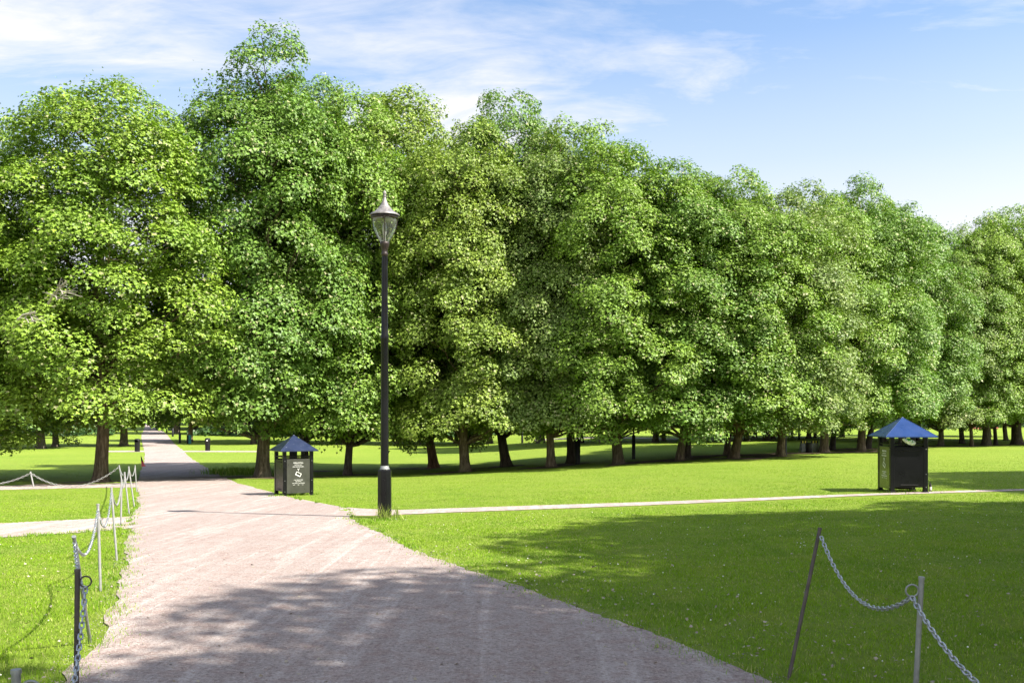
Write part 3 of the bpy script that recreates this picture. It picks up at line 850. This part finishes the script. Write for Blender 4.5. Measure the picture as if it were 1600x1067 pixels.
def stones():
    rs = np.random.RandomState(9); n = 22000
    Y = 4.6+rs.rand(n)**1.6*16; t = rs.rand(n)
    l = np.interp(Y, [p[0] for p in lw], [p[1] for p in lw]); r = np.interp(Y, [p[0] for p in rw], [p[1] for p in rw])
    X = l+(r-l)*(t*1.07-.035); s = rs.uniform(.0022, .0055, n)*(1+(rs.rand(n) > .97)*1.2)
    o6 = np.array([(1,0,0),(-1,0,0),(0,1,0),(0,-1,0),(0,0,1),(0,0,-1)], float)
    t8 = np.array([(0,2,4),(2,1,4),(1,3,4),(3,0,4),(2,0,5),(1,2,5),(3,1,5),(0,3,5)])
    V = np.stack([X, Y, hgt(X, Y)+.013], 1)[:, None, :]+o6[None]*s[:, None, None]*rs.uniform(.6, 1.3, (n, 6, 1))*np.array((1.2, 1.2, .7))
    L = (np.arange(n)[:, None, None]*6+t8[None]).reshape(-1)
    me = np_mesh('gravel', V.reshape(-1, 3), L, np.arange(n*8)*3)
    tag(link_mesh('gravel', me, M_STONE), label='loose gravel stones strewn over the path', cat='gravel', kind='stuff')
stones()

# ------------------------------------------------------------------ street lamp
def street_lamp(loc, Ht=5.65):
    e = empty('street_lamp', loc, 0, 'tall black lamp post with copper-capped glass lantern on the grass corner by the path', 'street lamp')
    m = MB(); m.lathe([(.135, -.1), (.135, .04), (.125, .06), (.122, .84), (.118, .86), (.085, .875)], 8, a0=PI/8, smooth=False)
    m.box((0, -.118, .45), (.055, .006, .5)); m.build('base_casing', M_BLACK, e)
    m = MB(); m.lathe([(.085, .872), (.085, .895), (.072, .91), (.072, .93), (.066, .95)], 24); m.build('collar', M_GALV, e)
    m = MB(); m.lathe([(.070, .9), (.068, 2.0), (.066, 3.18), (.071, 3.2), (.071, 3.25), (.061, 3.28), (.055, 4.0), (.050, 4.70)], 20); m.build('pole', M_BLACK, e)
    m = MB(); m.lathe([(.047, 4.68), (.060, 4.70), (.062, 4.73), (.050, 4.75), (.055, 4.80), (.075, 4.86), (.083, 4.90), (.083, 4.93), (.060, 4.945)], 20); m.build('lantern_bracket', M_COPPERDARK, e)
    g = MB(); g.lathe([(.070, 4.935), (.085, 4.96), (.128, 5.03), (.172, 5.12), (.203, 5.22), (.217, 5.33), (.220, 5.36)], 28)
    g.f = [f for f in g.f if len(f) == 4]; g.sm = g.sm[:len(g.f)]
    g.build('glass_bowl', M_GLASS, e)
    m = MB()
    prof = [(.072, 4.935), (.088, 4.96), (.132, 5.03), (.176, 5.12), (.207, 5.22), (.221, 5.33), (.224, 5.36)]
    for k in range(4):
        a = -PI/2+.12+k*PI/2
        m.tube([(r*math.cos(a), r*math.sin(a), z) for r, z in prof], .007, 6)
    m.build('lantern_frame', M_COPPERDARK, e)
    m = MB(); m.lathe([(.205, 5.345), (.236, 5.35), (.240, 5.37), (.236, 5.41), (.205, 5.42)], 28)
    m.tube([(.222*math.cos(t)*0+.03*math.cos(t)-.0, -.235, 5.36+.035*math.sin(t)) for t in np.linspace(0, 2*PI, 12, endpoint=False)], .006, 6, closed=True)
    m.build('lantern_rim', M_COPPERDARK, e)
    m = MB(); m.lathe([(.262, 5.405), (.262, 5.42), (.235, 5.445), (.180, 5.475), (.120, 5.53), (.070, 5.60), (.040, 5.67), (.028, 5.72), (.022, 5.74)], 28); m.build('lantern_cap', M_COPPER, e)
    m = MB(); m.lathe([(.022, 5.735), (.034, 5.75), (.022, 5.765), (.030, 5.79), (.034, 5.81), (.026, 5.835), (.012, 5.85), (.004, 5.87)], 16); m.build('finial', M_COPPER, e)
    m = MB(); m.lathe([(.018, 4.95), (.018, 5.05), (.035, 5.08), (.045, 5.18), (.035, 5.27), (.01, 5.31)], 14); m.build('bulb', M_PALE, e)
    for o in e.children: o.scale = (1, 1, Ht/5.87)
    return e
pl = at(601, 809)
street_lamp(pl, (809-297)/F*pl.y)

# ------------------------------------------------------------------ kiosk bins
def text_mesh(body, size, loc, rot, mat, parent, name='lettering', align='CENTER'):
    cu = bpy.data.curves.new(name, 'FONT'); cu.body = body; cu.size = size; cu.align_x = align; cu.extrude = .0012
    o = bpy.data.objects.new(name, cu); COL.objects.link(o)
    bpy.context.view_layer.update()
    me = bpy.data.meshes.new_from_object(o); bpy.data.objects.remove(o); bpy.data.curves.remove(cu)
    me.materials.clear(); me.materials.append(mat)
    o = bpy.data.objects.new(name, me); COL.objects.link(o); o.parent = parent; o.location = loc; o.rotation_euler = rot
    return o

def kiosk_bin(loc, rz, s, Ht, roof_mat, sign_mat, label, roof_o=.13):
    e = empty('kiosk_bin', loc, rz, label, 'litter bin', 'blue-roofed kiosk bins')
    h = s/2; E = .735*Ht; ptop = .61*Ht
    for sx in (-1, 1):
        for sy in (-1, 1):
            m = MB(); cx = sx*(h-.045); cy = sy*(h-.045)
            m.box((cx, cy, E/2+.01), (.09, .09, E-.02), bev=.008)
            m.box((cx, cy, .015), (.12, .12, .03), bev=.005)
            m.build('corner_post', M_BLACK, e)
            post = [c_ for c_ in e.children][-1]
            for zz in (.12, .40, ptop-.05):
                q = (cx, cy+sy*.046) if sy < 0 else (cx+sx*.046, cy)
                b = MB(); b.box((q[0], q[1], zz), (.016, .016, .016), bev=.003)
                b.build('bolt', M_GALV, post)
    # sign panel on the -y side
    w = s-.19
    m = MB(); m.box((0, -h+.018, (.07+ptop)/2), (w, .022, ptop-.07), bev=.006); pnl = m.build('sign_panel', sign_mat, e)
    yf = -h+.0055
    R = (PI/2, 0, 0)
    k = Ht/1.55
    ws = w/.48*.52
    text_mesh('GRILLAVFALL', .066*ws, (0, yf, .835*k), R, M_WHITE, pnl)
    text_mesh('DISPOSABLE GRILLS', .034*ws, (0, yf, .79*k), R, M_WHITE, pnl)
    text_mesh('KUN ENGANGSGRILL', .046*ws, (0, yf, .74*k), R, M_WHITE, pnl)
    text_mesh('ONLY GRILLS HERE', .042*ws, (0, yf, .405*k), R, M_WHITE, pnl)
    text_mesh('IKKE AVFALL', .042*ws, (0, yf, .365*k), R, M_WHITE, pnl)
    text_mesh('TAKK FOR AT DU RYDDER', .042*ws, (0, yf, .32*k), R, M_WHITE, pnl)
    for xx, tx in ((-.17, 'OSLO'), (0, 'PARK'), (.17, '2018')):
        text_mesh(tx, .032*ws, (xx*ws, yf, .28*k), R, M_WHITE, pnl)
    pic = MB(); A = math.radians(-27)
    def rect_ring(cx, cz, a, b, t, mt):
        for (x0, z0, dx, dz) in ((0, b, 2*a+t, t), (0, -b, 2*a+t, t*1.8), (a, 0, t, 2*b-t), (-a, 0, t, 2*b-t)):
            X = x0*math.cos(A)-z0*math.sin(A); Z = x0*math.sin(A)+z0*math.cos(A)
            mt.box((cx+X, yf-.001, cz+Z), (dx, .003, dz), M=Matrix.Rotation(-A, 3, 'Y'))
    rect_ring(0, .56*k, .085*ws/.52*.62, .048*ws/.52*.62, .011, pic)
    pic.tube([(-.03, yf-.001, .70*k), (-.012, yf-.001, .685*k), (.0, yf-.001, .66*k)], .005, 4)
    pic.tube([(.022, yf-.001, .71*k), (.012, yf-.001, .685*k), (.0, yf-.001, .66*k), (.005, yf-.001, .635*k)], .005, 4)
    pic.build('pictogram', M_WHITE, pnl)
    # doors on the other three sides
    for side, (dx, dy, rr) in enumerate(((1, 0, PI/2), (-1, 0, -PI/2), (0, 1, PI))):
        m = MB(); m.box((dx*(h-.02), dy*(h-.02), (.10+ptop)/2), (w+.02, .022, ptop-.13), rz=rr, bev=.006); d = m.build('door', M_BLACK, e)
        t = MB(); t.box((dx*(h+.002), dy*(h+.002), ptop-.08), (w*.82, .02, .018), rz=rr, bev=.004)
        t.build('handle_bar', M_BLACKMATT, d)
        t = MB(); t.box((dx*(h+.002), dy*(h+.002), .17), (w*.62, .016, .014), rz=rr, bev=.004)
        t.build('foot_bar', M_BLACKMATT, d)
    # rails between posts
    for dx, dy, rr in ((0, -1, 0), (1, 0, PI/2), (-1, 0, -PI/2), (0, 1, PI)):
        m = MB(); m.box((dx*(h-.03), dy*(h-.03), ptop+.055), (w+.01, .03, .028), rz=rr, bev=.004)
        m.box((dx*(h-.045), dy*(h-.045), ptop-.012), (w+.005, .03, .02), rz=rr)
        m.build('rail', M_BLACKMATT, e)
    m = MB(); m.lathe([(.20, .06), (.22, .08), (.235, ptop+.0), (.24, ptop+.01), (.22, ptop+.005), (.20, ptop-.2), (.05, ptop-.25)], 20)
    m.box((.0, .04, ptop+.11), (.20, .03, .22)); m.build('inner_bin', M_BLACKMATT, e)
    # pyramid roof with folded edge
    o = h+roof_o; ap = Ht
    vs = [(-o,-o,E),(o,-o,E),(o,o,E),(-o,o,E),(-o,-o,E+.022),(o,-o,E+.022),(o,o,E+.022),(-o,o,E+.022),(0,0,ap),(0,0,ap-.045)]
    mid = []
    m = MB()
    m.add(vs, [(0,1,5,4),(1,2,6,5),(2,3,7,6),(3,0,4,7),(4,5,8),(5,6,8),(6,7,8),(7,4,8),(1,0,9),(2,1,9),(3,2,9),(0,3,9)])
    for a_, b_ in ((4, 8), (5, 8), (6, 8), (7, 8)):
        m.tube([vs[a_], vs[b_]], .006, 5)
    m.lathe([(.022, ap-.02), (.02, ap+.004), (.004, ap+.01)], 10)
    m.build('roof', roof_mat, e)
    return e

pb1 = at(459, 773); sc1 = F/pb1.y
kiosk_bin(pb1, math.radians(30), .80, 93.5/sc1, M_ROOF, M_SIGN, 'dark kiosk bin with pale-flecked slate blue pyramid roof at the left path junction', .10)
pb2 = at(1410, 767.5); sc2 = F/pb2.y
kb2 = kiosk_bin(pb2, math.radians(-92), .80, 115.5/sc2, M_ROOF2, M_SIGN2, 'larger black kiosk bin with bright blue pyramid roof beside the thin path right', .15)

def plastic_bag():
    rs = np.random.RandomState(2); s = sc2
    c = Vector((pb2.x, pb2.y-.40, 0)); z = pb2.z+(768-688)/s
    x = (1420-800)/F*(pb2.y-.40)
    e = empty('plastic_bag', (x, pb2.y-.42, z-.02), .1, 'crumpled green and white bag stuffed in the opening of the right bin', 'plastic bag')
    for nm, mt, sx, dx, dz in (('white_film', M_BAGW, (.14, .06, .055), 0, 0), ('green_print', M_BAGG, (.085, .064, .042), -.015, .022)):
        V = []; nU, nV = 18, 10
        for i in range(nV+1):
            th = PI*i/nV
            for j in range(nU):
                a = 2*PI*j/nU
                r = 1+.16*math.sin(5*a+3*th)+.12*math.sin(9*a-4*th+1)+rs.uniform(-.07, .07)
                V.append((dx+sx[0]*r*math.sin(th)*math.cos(a), sx[1]*r*math.sin(th)*math.sin(a), dz-.35*sx[0]*math.sin(th)*math.cos(a)+sx[2]*r*math.cos(th)))
        m = MB(); m.add(V, [(i*nU+j, i*nU+(j+1) % nU, (i+1)*nU+(j+1) % nU, (i+1)*nU+j) for i in range(nV) for j in range(nU)], False)
        m.build(nm, mt, e)
plastic_bag()

def bottle():
    p = at(1453.5, 767)
    e = empty('bottle', p, 0, 'small dark bottle with pale label standing right of the right bin', 'bottle')
    k = (767-753)/F*p.y/.235
    m = MB(); m.lathe([(.03, 0), (.036, .006), (.036, .13), (.032, .155), (.014, .19), (.013, .225)], 16); m.build('glass_body', M_BOTTLE, e)
    m = MB(); m.lathe([(.0372, .03), (.0372, .115)], 16); m.f = [f for f in m.f if len(f) == 4]; m.sm = m.sm[:len(m.f)]; m.build('paper_label', M_LABEL, e)
    m = MB(); m.lathe([(.016, .215), (.016, .235)], 12); m.build('cap', M_BLACKMATT, e)
    e.scale = (k, k, k)
bottle()

# ------------------------------------------------------------------ round-top litter bins, cone, far lamps, barriers
def round_bin(px, by, ty, label, mat=M_BLACKMATT, patch=True):
    p = at(px, by); e = empty('litter_bin', p, rnd.uniform(-.3, .3), label, 'litter bin')
    Ht = (by-ty)/F*p.y; r = .20*Ht/.95
    m = MB(); m.lathe([(r*.88, 0), (r*.9, .05), (r*.95, Ht*.72), (r*.96, Ht*.73)], 20); m.build('body', mat, e)
    m = MB()
    # hood with an opening on the camera side
    prof = [(r*1.0, Ht*.72), (r*1.02, Ht*.74), (r*1.0, Ht*.90), (r*.9, Ht*.955), (r*.6, Ht*.99), (r*.05, Ht)]
    n = 20; vs = []
    for q in prof:
        for k in range(n):
            a = 2*PI*k/n; vs.append((q[0]*math.cos(a), q[0]*math.sin(a), q[1]))
    fs = []
    for i in range(len(prof)-1):
        for k in range(n):
            if i == 1 and k in (13, 14, 15, 16): continue
            fs.append((i*n+k, i*n+(k+1) % n, i*n+n+(k+1) % n, i*n+n+k))
    m.add(vs, fs, True); m.build('hood', mat, e)
    if patch:
        m = MB(); m.box((.0, -r*.82, Ht*.80), (r*.55, .02, Ht*.10), bev=.004); m.build('bag_liner', M_WHITE, e)
    return e
round_bin(214.5, 705.5, 685, 'black round-topped litter bin on the left edge of the gravel path', patch=False)
round_bin(324.5, 704, 684, 'black round-topped litter bin with white liner on the lawn right of the path')
p = at(297, 693.5)
e = empty('recycling_bin', at(294.5, 693), .2, 'small teal and black bin leaning by the pale tree trunk right of the path', 'bin')
hb_ = (693-679.5)/F*p.y
m = MB(); m.box((.14, 0, hb_/2), (.26, .3, hb_), bev=.03); m.build('front_panel', M_TEAL, e)
m = MB(); m.box((-.08, .02, hb_/2-.01), (.16, .34, hb_*.98), bev=.03); m.build('body', M_BLACKMATT, e)
p = at(224, 728.5)
e = empty('traffic_cone', p, 0, 'small red cone with a dark tip leaning at the left path edge in the shade', 'cone')
hc = 16.5/F*p.y
m = MB(); m.lathe([(.12, .0), (.12, .02), (.085, .03), (.05, hc*.5)], 16); m.build('cone_body', M_RED, e)
m = MB(); m.lathe([(.05, hc*.5), (.012, hc), (.004, hc*1.01)], 14); m.build('cone_tip', M_BLACKMATT, e)
m = MB(); m.box((0, 0, .012), (.27, .27, .024), bev=.01); m.build('foot', M_RED, e)
e.rotation_euler = (0, -.22, .4)

def far_lamp(px, by, Ht, label, w=1.0):
    p = at(px, by); e = empty('street_lamp', p, 0, label, 'street lamp', 'thin black lamp posts far in the park')
    m = MB(); m.lathe([(.11*w, -.05), (.11*w, 1.0), (.06*w, 1.03)], 10); m.build('base_casing', M_BLACKMATT, e)
    m = MB(); m.lathe([(.055*w, 1.0), (.045*w, Ht*.83)], 10); m.build('pole', M_BLACKMATT, e)
    m = MB(); m.lathe([(.07, Ht*.83), (.10, Ht*.86), (.2, Ht*.93)], 12); m.build('lantern', M_GLASS, e)
    m = MB(); m.lathe([(.25, Ht*.93), (.22, Ht*.945), (.05, Ht*.985), (.01, Ht)], 12); m.build('lantern_cap', M_COPPER, e)
far_lamp(281, 692.5, 5.2, 'black lamp post right of the path, nearest of the three by the teal bin', 1.1)
far_lamp(270, 682, 5.2, 'thin dark lamp post, middle one of three along the far path', 1.1)
far_lamp(260.6, 676.5, 5.2, 'thin black lamp post, farthest of three along the path')
far_lamp(902.5, 725, 5.4, 'black lamp post standing tight beside a near-black maple trunk', 1.0)
far_lamp(1226, 712, 5.4, 'black lamp post tight beside the pale flecked trunk left of the barriers', .9)
far_lamp(990, 717, 5.4, 'slender black lamp post in the shade between two front-row maples', .7)
far_lamp(838.5, 692, 5.2, 'thin lamp post beyond the meadow left of a thick far trunk', 1.0)
far_lamp(816, 692, 5.2, 'thinnest far lamp post, behind the pale grey maple trunk', .8)
far_lamp(1248.5, 686, 5.2, 'far lamp post above the striped barriers', .8)

def barrier(px0, px1, by, ty, label):
    p = at((px0+px1)/2, by); e = empty('road_barrier', p, 0, label, 'barrier', 'striped barriers by the maples')
    W = (px1-px0)/F*p.y; Hh = (by-ty)/F*p.y
    m = MB()
    for s_ in (-1, 1):
        M_ = Matrix.Rotation(s_*.20, 3, 'X')
        m.box((0, s_*-.13, Hh*.42), (W*.92, .03, Hh*.70), M=M_)
    m.build('panel', M_PALE, e)
    for s_ in (-1, 1):
        m = MB(); m.tube([(s_*W/2, -.26, 0), (s_*W*.42, 0, Hh), (s_*W/2, .26, 0)], .018, 6); m.build('leg', M_PALE, e)
    n = 5; 
    y_ = MB(); k_ = MB()
    for i in range(n):
        c = -W/2+W*(i+.5)/n
        (k_ if i % 2 == 0 else y_).box((c, -.04, Hh*.90), (W/n, .04, Hh*.2))
    y_.build('yellow_stripe', M_YELLOW, e); k_.build('black_stripe', M_BLACKMATT, e)
barrier(1251, 1261, 706.5, 688.5, 'grey barrier with yellow and black striped top, left of the black drum bin')
barrier(1267, 1278, 706.5, 688.5, 'grey barrier with striped top between the black drum bin and a mottled trunk')
p = at(1263.5, 708)
e = empty('drum_bin', p, 0, 'squat black drum bin between two striped barriers under the maples', 'litter bin')
hd = (708-691.5)/F*p.y
m = MB(); m.lathe([(.13, 0), (.145, .02), (.15, hd*.9)], 16); m.build('body', M_BLACKMATT, e)
m = MB(); m.lathe([(.165, hd*.9), (.165, hd*.94), (.12, hd), (.02, hd*1.01)], 16); m.build('lid', M_BLACKMATT, e)

# ------------------------------------------------------------------ chain posts and chains
def barrier_post(base, top, label, mat=M_GALV, ring_dir=None, group='posts of the chain barriers', rr=.0125):
    base = Vector(base); top = Vector(top)
    e = empty('chain_post', base, 0, label, 'post', group)
    d = top-base; t = d.normalized()
    m = MB(); m.tube([-t*.12, d*.33, d*.66, d], rr, 12); m.build('pole', mat, e)
    m = MB(); m.tube([d-t*.004, d+t*.007], [rr*1.22, rr*1.15], 12); m.build('cap', mat, e)
    if ring_dir is not None:
        rd = Vector(ring_dir).normalized(); up = t
        c = d-t*.055+rd*(.024+rr)
        m = MB()
        m.tube([c+rd*.026*math.cos(a)+up*.026*math.sin(a) for a in np.linspace(0, 2*PI, 18, endpoint=False)], .0042, 7, closed=True)
        m.build('ring', mat, e)
        return e, base+c-up*.026
    return e, base+d-t*.04

def link_verts(M, L=.046, W=.027, wire=.0040, seg=14, n=6):
    pts = []
    r = W/2-wire
    hl = L/2-W/2
    for k in range(seg):
        a = 2*PI*k/seg
        x = r*math.cos(a); y = r*math.sin(a)
        y += hl if math.sin(a) > 1e-6 else (-hl if math.sin(a) < -1e-6 else 0)
        pts.append(M @ Vector((x, 0, y)))
    return pts

def chain(a, b, sag, label, mat=M_CHAIN, wire=.0036, pitch=.040, group='chains of the barriers', full=True, n=6, seg=14):
    a = Vector(a); b = Vector(b)
    N = 400; pts = [a.lerp(b, i/N)+Vector((0, 0, -4*sag*(i/N)*(1-i/N))) for i in range(N+1)]
    d = [0]
    for i in range(N): d.append(d[-1]+(pts[i+1]-pts[i]).length)
    tot = d[-1]; cnt = max(2, round(tot/pitch)); mb = MB(); k = 0
    side = (b-a).cross(Vector((0, 0, 1))).normalized()
    for i in range(cnt):
        s = tot*(i+.5)/cnt
        while d[k+1] < s: k += 1
        t = (pts[min(k+3, N)]-pts[max(k-2, 0)]).normalized()
        u = side; w = t.cross(u).normalized()
        if i % 2: u, w = w, -u
        ang = rnd.uniform(-.25, .25)
        u2 = u*math.cos(ang)+w*math.sin(ang); w2 = t.cross(u2)
        M = Matrix((u2, w2, t)).transposed()
        P = link_verts(M, L=pitch*1.32, W=.026*wire/.0036, wire=wire, seg=seg)
        mb.tube([pts[k]+p for p in P], wire, n, closed=True)
    o = mb.build('barrier_chain', mat)
    # origin at the first hook
    o.data.transform(Matrix.Translation(-a)); o.location = a
    tag(o, label, 'chain', group); return o

# right-hand barrier
rb1 = at(1232, 1061)
e1, h1 = barrier_post(rb1, px3(1281, 826, 5.98), 'thin dark rusty post leaning right at the near lawn edge', M_RUST, None, rr=.0115)
Yr2 = 4.15
e2, h2 = barrier_post(((1423-800)/F*Yr2*1.0, Yr2, 0), px3(1440, 903, Yr2), 'grey tube post with ring holding two chains, right foreground', M_GALV, (-1, .25, 0), rr=.0115)
e3, h3 = barrier_post((1.42, 2.45, 0), (1.44, 2.45, .86), 'grey tube post just below the picture at right', M_GALV, (0, 1, 0))
h1 = Vector(px3(1283, 838, 5.9))
chain(h1, h2, .20, 'silver chain sagging between the rusty leaning post and the ringed post')
chain(h2, h3, .10, 'silver chain running down out of the right foreground from the ringed post')
# ring of chain slack on the rusty post
# left barrier along the path edge
P0t = px3(25, 1049, 2.72)
a0, k0 = barrier_post((P0t[0]-.0, P0t[1], 0), P0t, 'thick grey tube post with curved ring in the bottom left corner', M_GALV, (1, .3, 0), rr=.0125)
a1, k1 = barrier_post((-2.10, 4.62, 0), px3(121, 891, 4.62), 'dark upright post with coiled ring, left foreground', M_RUST, (.9, .3, 0), rr=.0125)
bb = at(141, 1004)
a2, k2 = barrier_post(bb, px3(115.5, 839, 6.15), 'grey post leaning left behind the dark upright post', M_GALV, None, rr=.0120)
posts = [((157,923),(153,788),'pale post before the near side path, first right of the leaning grey post'),
         ((182.5,876),(174,762),'pale post at the grass tip below the side path'),
         ((189,821),(190,750),'pale post standing on the side path mouth'),
         ((202,805),(194.5,738),'thin pale post at the lower tip of the left lawn'),
         ((210,793),(201,729),'pale post leaning left at the right tip of the left lawn'),
         ((213.5,768),(211,727),'farthest pale post of the path-edge row, by the cross path')]
hooks = []
for (bx, by), (tx, ty), lab in posts:
    b_ = at(bx, by)
    _, kk = barrier_post(b_, px3(tx, ty, b_.y-.02), lab, M_PALE, None, rr=.0125*(1.0 if by > 850 else 1.15))
    hooks.append(kk)
chain(k0, k1, .36, 'shiny chain rising from the bottom left corner to the dark upright post')
chain(k1, k2, .10, 'short chain between the dark upright post and the leaning grey post')
chain(k2, hooks[0], .22, 'pale chain looping from the leaning grey post to the next pale post')
chain(hooks[0], hooks[1], .27, 'pale chain hanging deep beside the near side path', n=5)
chain(hooks[1], hooks[2], .25, 'pale chain across the mouth of the side path', M_PALE, n=5, seg=10)
chain(hooks[2], hooks[3], .16, 'pale chain between the posts by the lower lawn tip', M_PALE, n=4, seg=10)
chain(hooks[3], hooks[4], .16, 'pale chain between the two posts at the right lawn tip', M_PALE, n=4, seg=10)
chain(hooks[4], hooks[5], .2, 'pale chain reaching the farthest path-edge post', M_PALE, n=4, seg=10)
# the cross barrier of the far lawn edge
q1 = at(53, 762); q2 = at(192, 761); q0 = at(-95, 764)
_, c1 = barrier_post(q1, px3(47.5, 737, q1.y), 'white leaning post alone before the tree shade at far left', M_PALE, None, rr=.022)
_, c2 = barrier_post(q2, px3(186, 727, q2.y), 'white leaning corner post left of the path-edge row', M_PALE, None, rr=.020)
_, c0 = barrier_post(q0, (q0.x, q0.y, q0.z+.55), 'white post beyond the left picture edge', M_PALE, None, rr=.02)
chain(c0, c1, .36, 'white chain curving from the left picture edge up to the lone white post', M_PALE, wire=.009, pitch=.07, n=4, seg=8)
chain(c1, c2, .50, 'long white chain sagging before the stout maple trunk', M_PALE, wire=.009, pitch=.07, n=4, seg=8)
chain(c2, hooks[3], .1, 'short white chain joining the corner post to the path-edge row', M_PALE, wire=.006, pitch=.05, n=4, seg=8)

# ------------------------------------------------------------------ sky, sun, camera
w = bpy.data.worlds.new('World'); SC.world = w; w.use_nodes = True
n = NT(w.node_tree); w.node_tree.nodes.clear()
out = n.node('ShaderNodeOutputWorld')
sky = n.node('ShaderNodeTexSky', sky_type='NISHITA', sun_disc=False, sun_elevation=SUN_EL, sun_rotation=math.atan2(-L_DIR.x, -L_DIR.y),
             altitude=50, air_density=1.0, dust_density=.6, ozone_density=1.6)
tc = n.node('ShaderNodeTexCoord').outputs['Generated']
sep = n.node('ShaderNodeSeparateXYZ', inp={0: tc})
zc = n.math('MAXIMUM', sep.outputs[2], .04)
ux = n.math('DIVIDE', sep.outputs[0], n.math('ADD', zc, .12)); uy = n.math('DIVIDE', sep.outputs[1], n.math('ADD', zc, .12))
vec = n.node('ShaderNodeCombineXYZ', inp={0: ux, 1: uy, 2: 0.0}).outputs[0]
mp = n.node('ShaderNodeMapping', inp={'Vector': vec, 'Location': (2.3, .9, 0), 'Rotation': (0, 0, math.radians(14)), 'Scale': (.75, 1.35, 1)}).outputs[0]
warp = n.node('ShaderNodeTexNoise', inp={'Vector': mp, 'Scale': .8, 'Detail': 3.0}).outputs['Color']
vm = n.node('ShaderNodeVectorMath', operation='ADD', inp={0: mp}); 
sc_ = n.node('ShaderNodeVectorMath', operation='SCALE', inp={0: warp, 'Scale': .9}); n.l.new(sc_.outputs[0], vm.inputs[1])
cl = n.noise(vm.outputs[0], 1.1, 10, .62, .3)
big = n.noise(mp, .35, 2)
m1 = n.ramp(n.math('ADD', cl, n.math('MULTIPLY', n.math('SUBTRACT', big, .5), .5)), [(.36, .0), (.66, .95)])
wisp = n.noise(n.node('ShaderNodeMapping', inp={'Vector': vm.outputs[0], 'Scale': (1.0, 1.8, 1), 'Rotation': (0, 0, .5)}).outputs[0], 2.6, 8, .65, .5)
m1 = n.math('MULTIPLY', m1, n.ramp(wisp, [(.30, .60), (.60, 1.1)]), clamp=True)
low = n.ramp(sep.outputs[2], [(.0, 1.0), (.17, .92), (.25, .55), (.36, .22), (.5, 0.05)])
fac = n.math('MAXIMUM', m1, low)
colr = n.mix(1.0, sky.outputs[0], (.30, .47, .58), 'MULTIPLY')
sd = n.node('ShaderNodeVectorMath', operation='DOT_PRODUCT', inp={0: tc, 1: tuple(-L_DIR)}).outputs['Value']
glow = n.math('ADD', 1.0, n.math('MULTIPLY', n.math('POWER', n.math('MAXIMUM', sd, 0.0), 2.0), 1.5))   # thin cloud is brighter towards the sun, strengthened to add fill light
rear_cloud_fill = n.ramp(n.math('MULTIPLY', sep.outputs[1], -1.0), [(.0, 0.0), (.5, .75)])  # unseen cloud cover added behind the camera to raise the fill light
fac = n.math('MAXIMUM', fac, rear_cloud_fill)
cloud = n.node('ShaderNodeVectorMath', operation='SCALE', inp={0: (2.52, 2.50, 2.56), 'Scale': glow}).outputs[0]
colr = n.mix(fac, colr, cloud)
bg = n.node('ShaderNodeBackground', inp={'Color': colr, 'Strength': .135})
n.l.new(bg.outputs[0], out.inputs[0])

sun = bpy.data.lights.new('sun', 'SUN'); sun.energy = 4.2; sun.angle = math.radians(.53); sun.color = (1.0, .94, .84)
so = bpy.data.objects.new('sun', sun); COL.objects.link(so); so.rotation_euler = L_DIR.to_track_quat('-Z', 'Y').to_euler(); so.location = (20, -15, 30)

cam = bpy.data.cameras.new('camera'); co = bpy.data.objects.new('camera', cam); COL.objects.link(co)
co.location = (0, 0, CAMZ); co.rotation_euler = (PI/2, 0, 0)
cam.sensor_width = 36; cam.lens = 36*F/1600; cam.shift_y = (HORIZON-533.5)/1600
cam.clip_start = .05; cam.clip_end = 3000
SC.camera = co
SC.view_settings.view_transform = 'Standard'; SC.view_settings.look = 'None'; SC.view_settings.gamma = 1.0
SC.view_settings.exposure = 1.65
SC.cycles.max_bounces = 6; SC.cycles.diffuse_bounces = 3; SC.cycles.glossy_bounces = 3; SC.cycles.transmission_bounces = 3
SC.cycles.transparent_max_bounces = 8
SC.cycles.caustics_reflective = False; SC.cycles.caustics_refractive = False
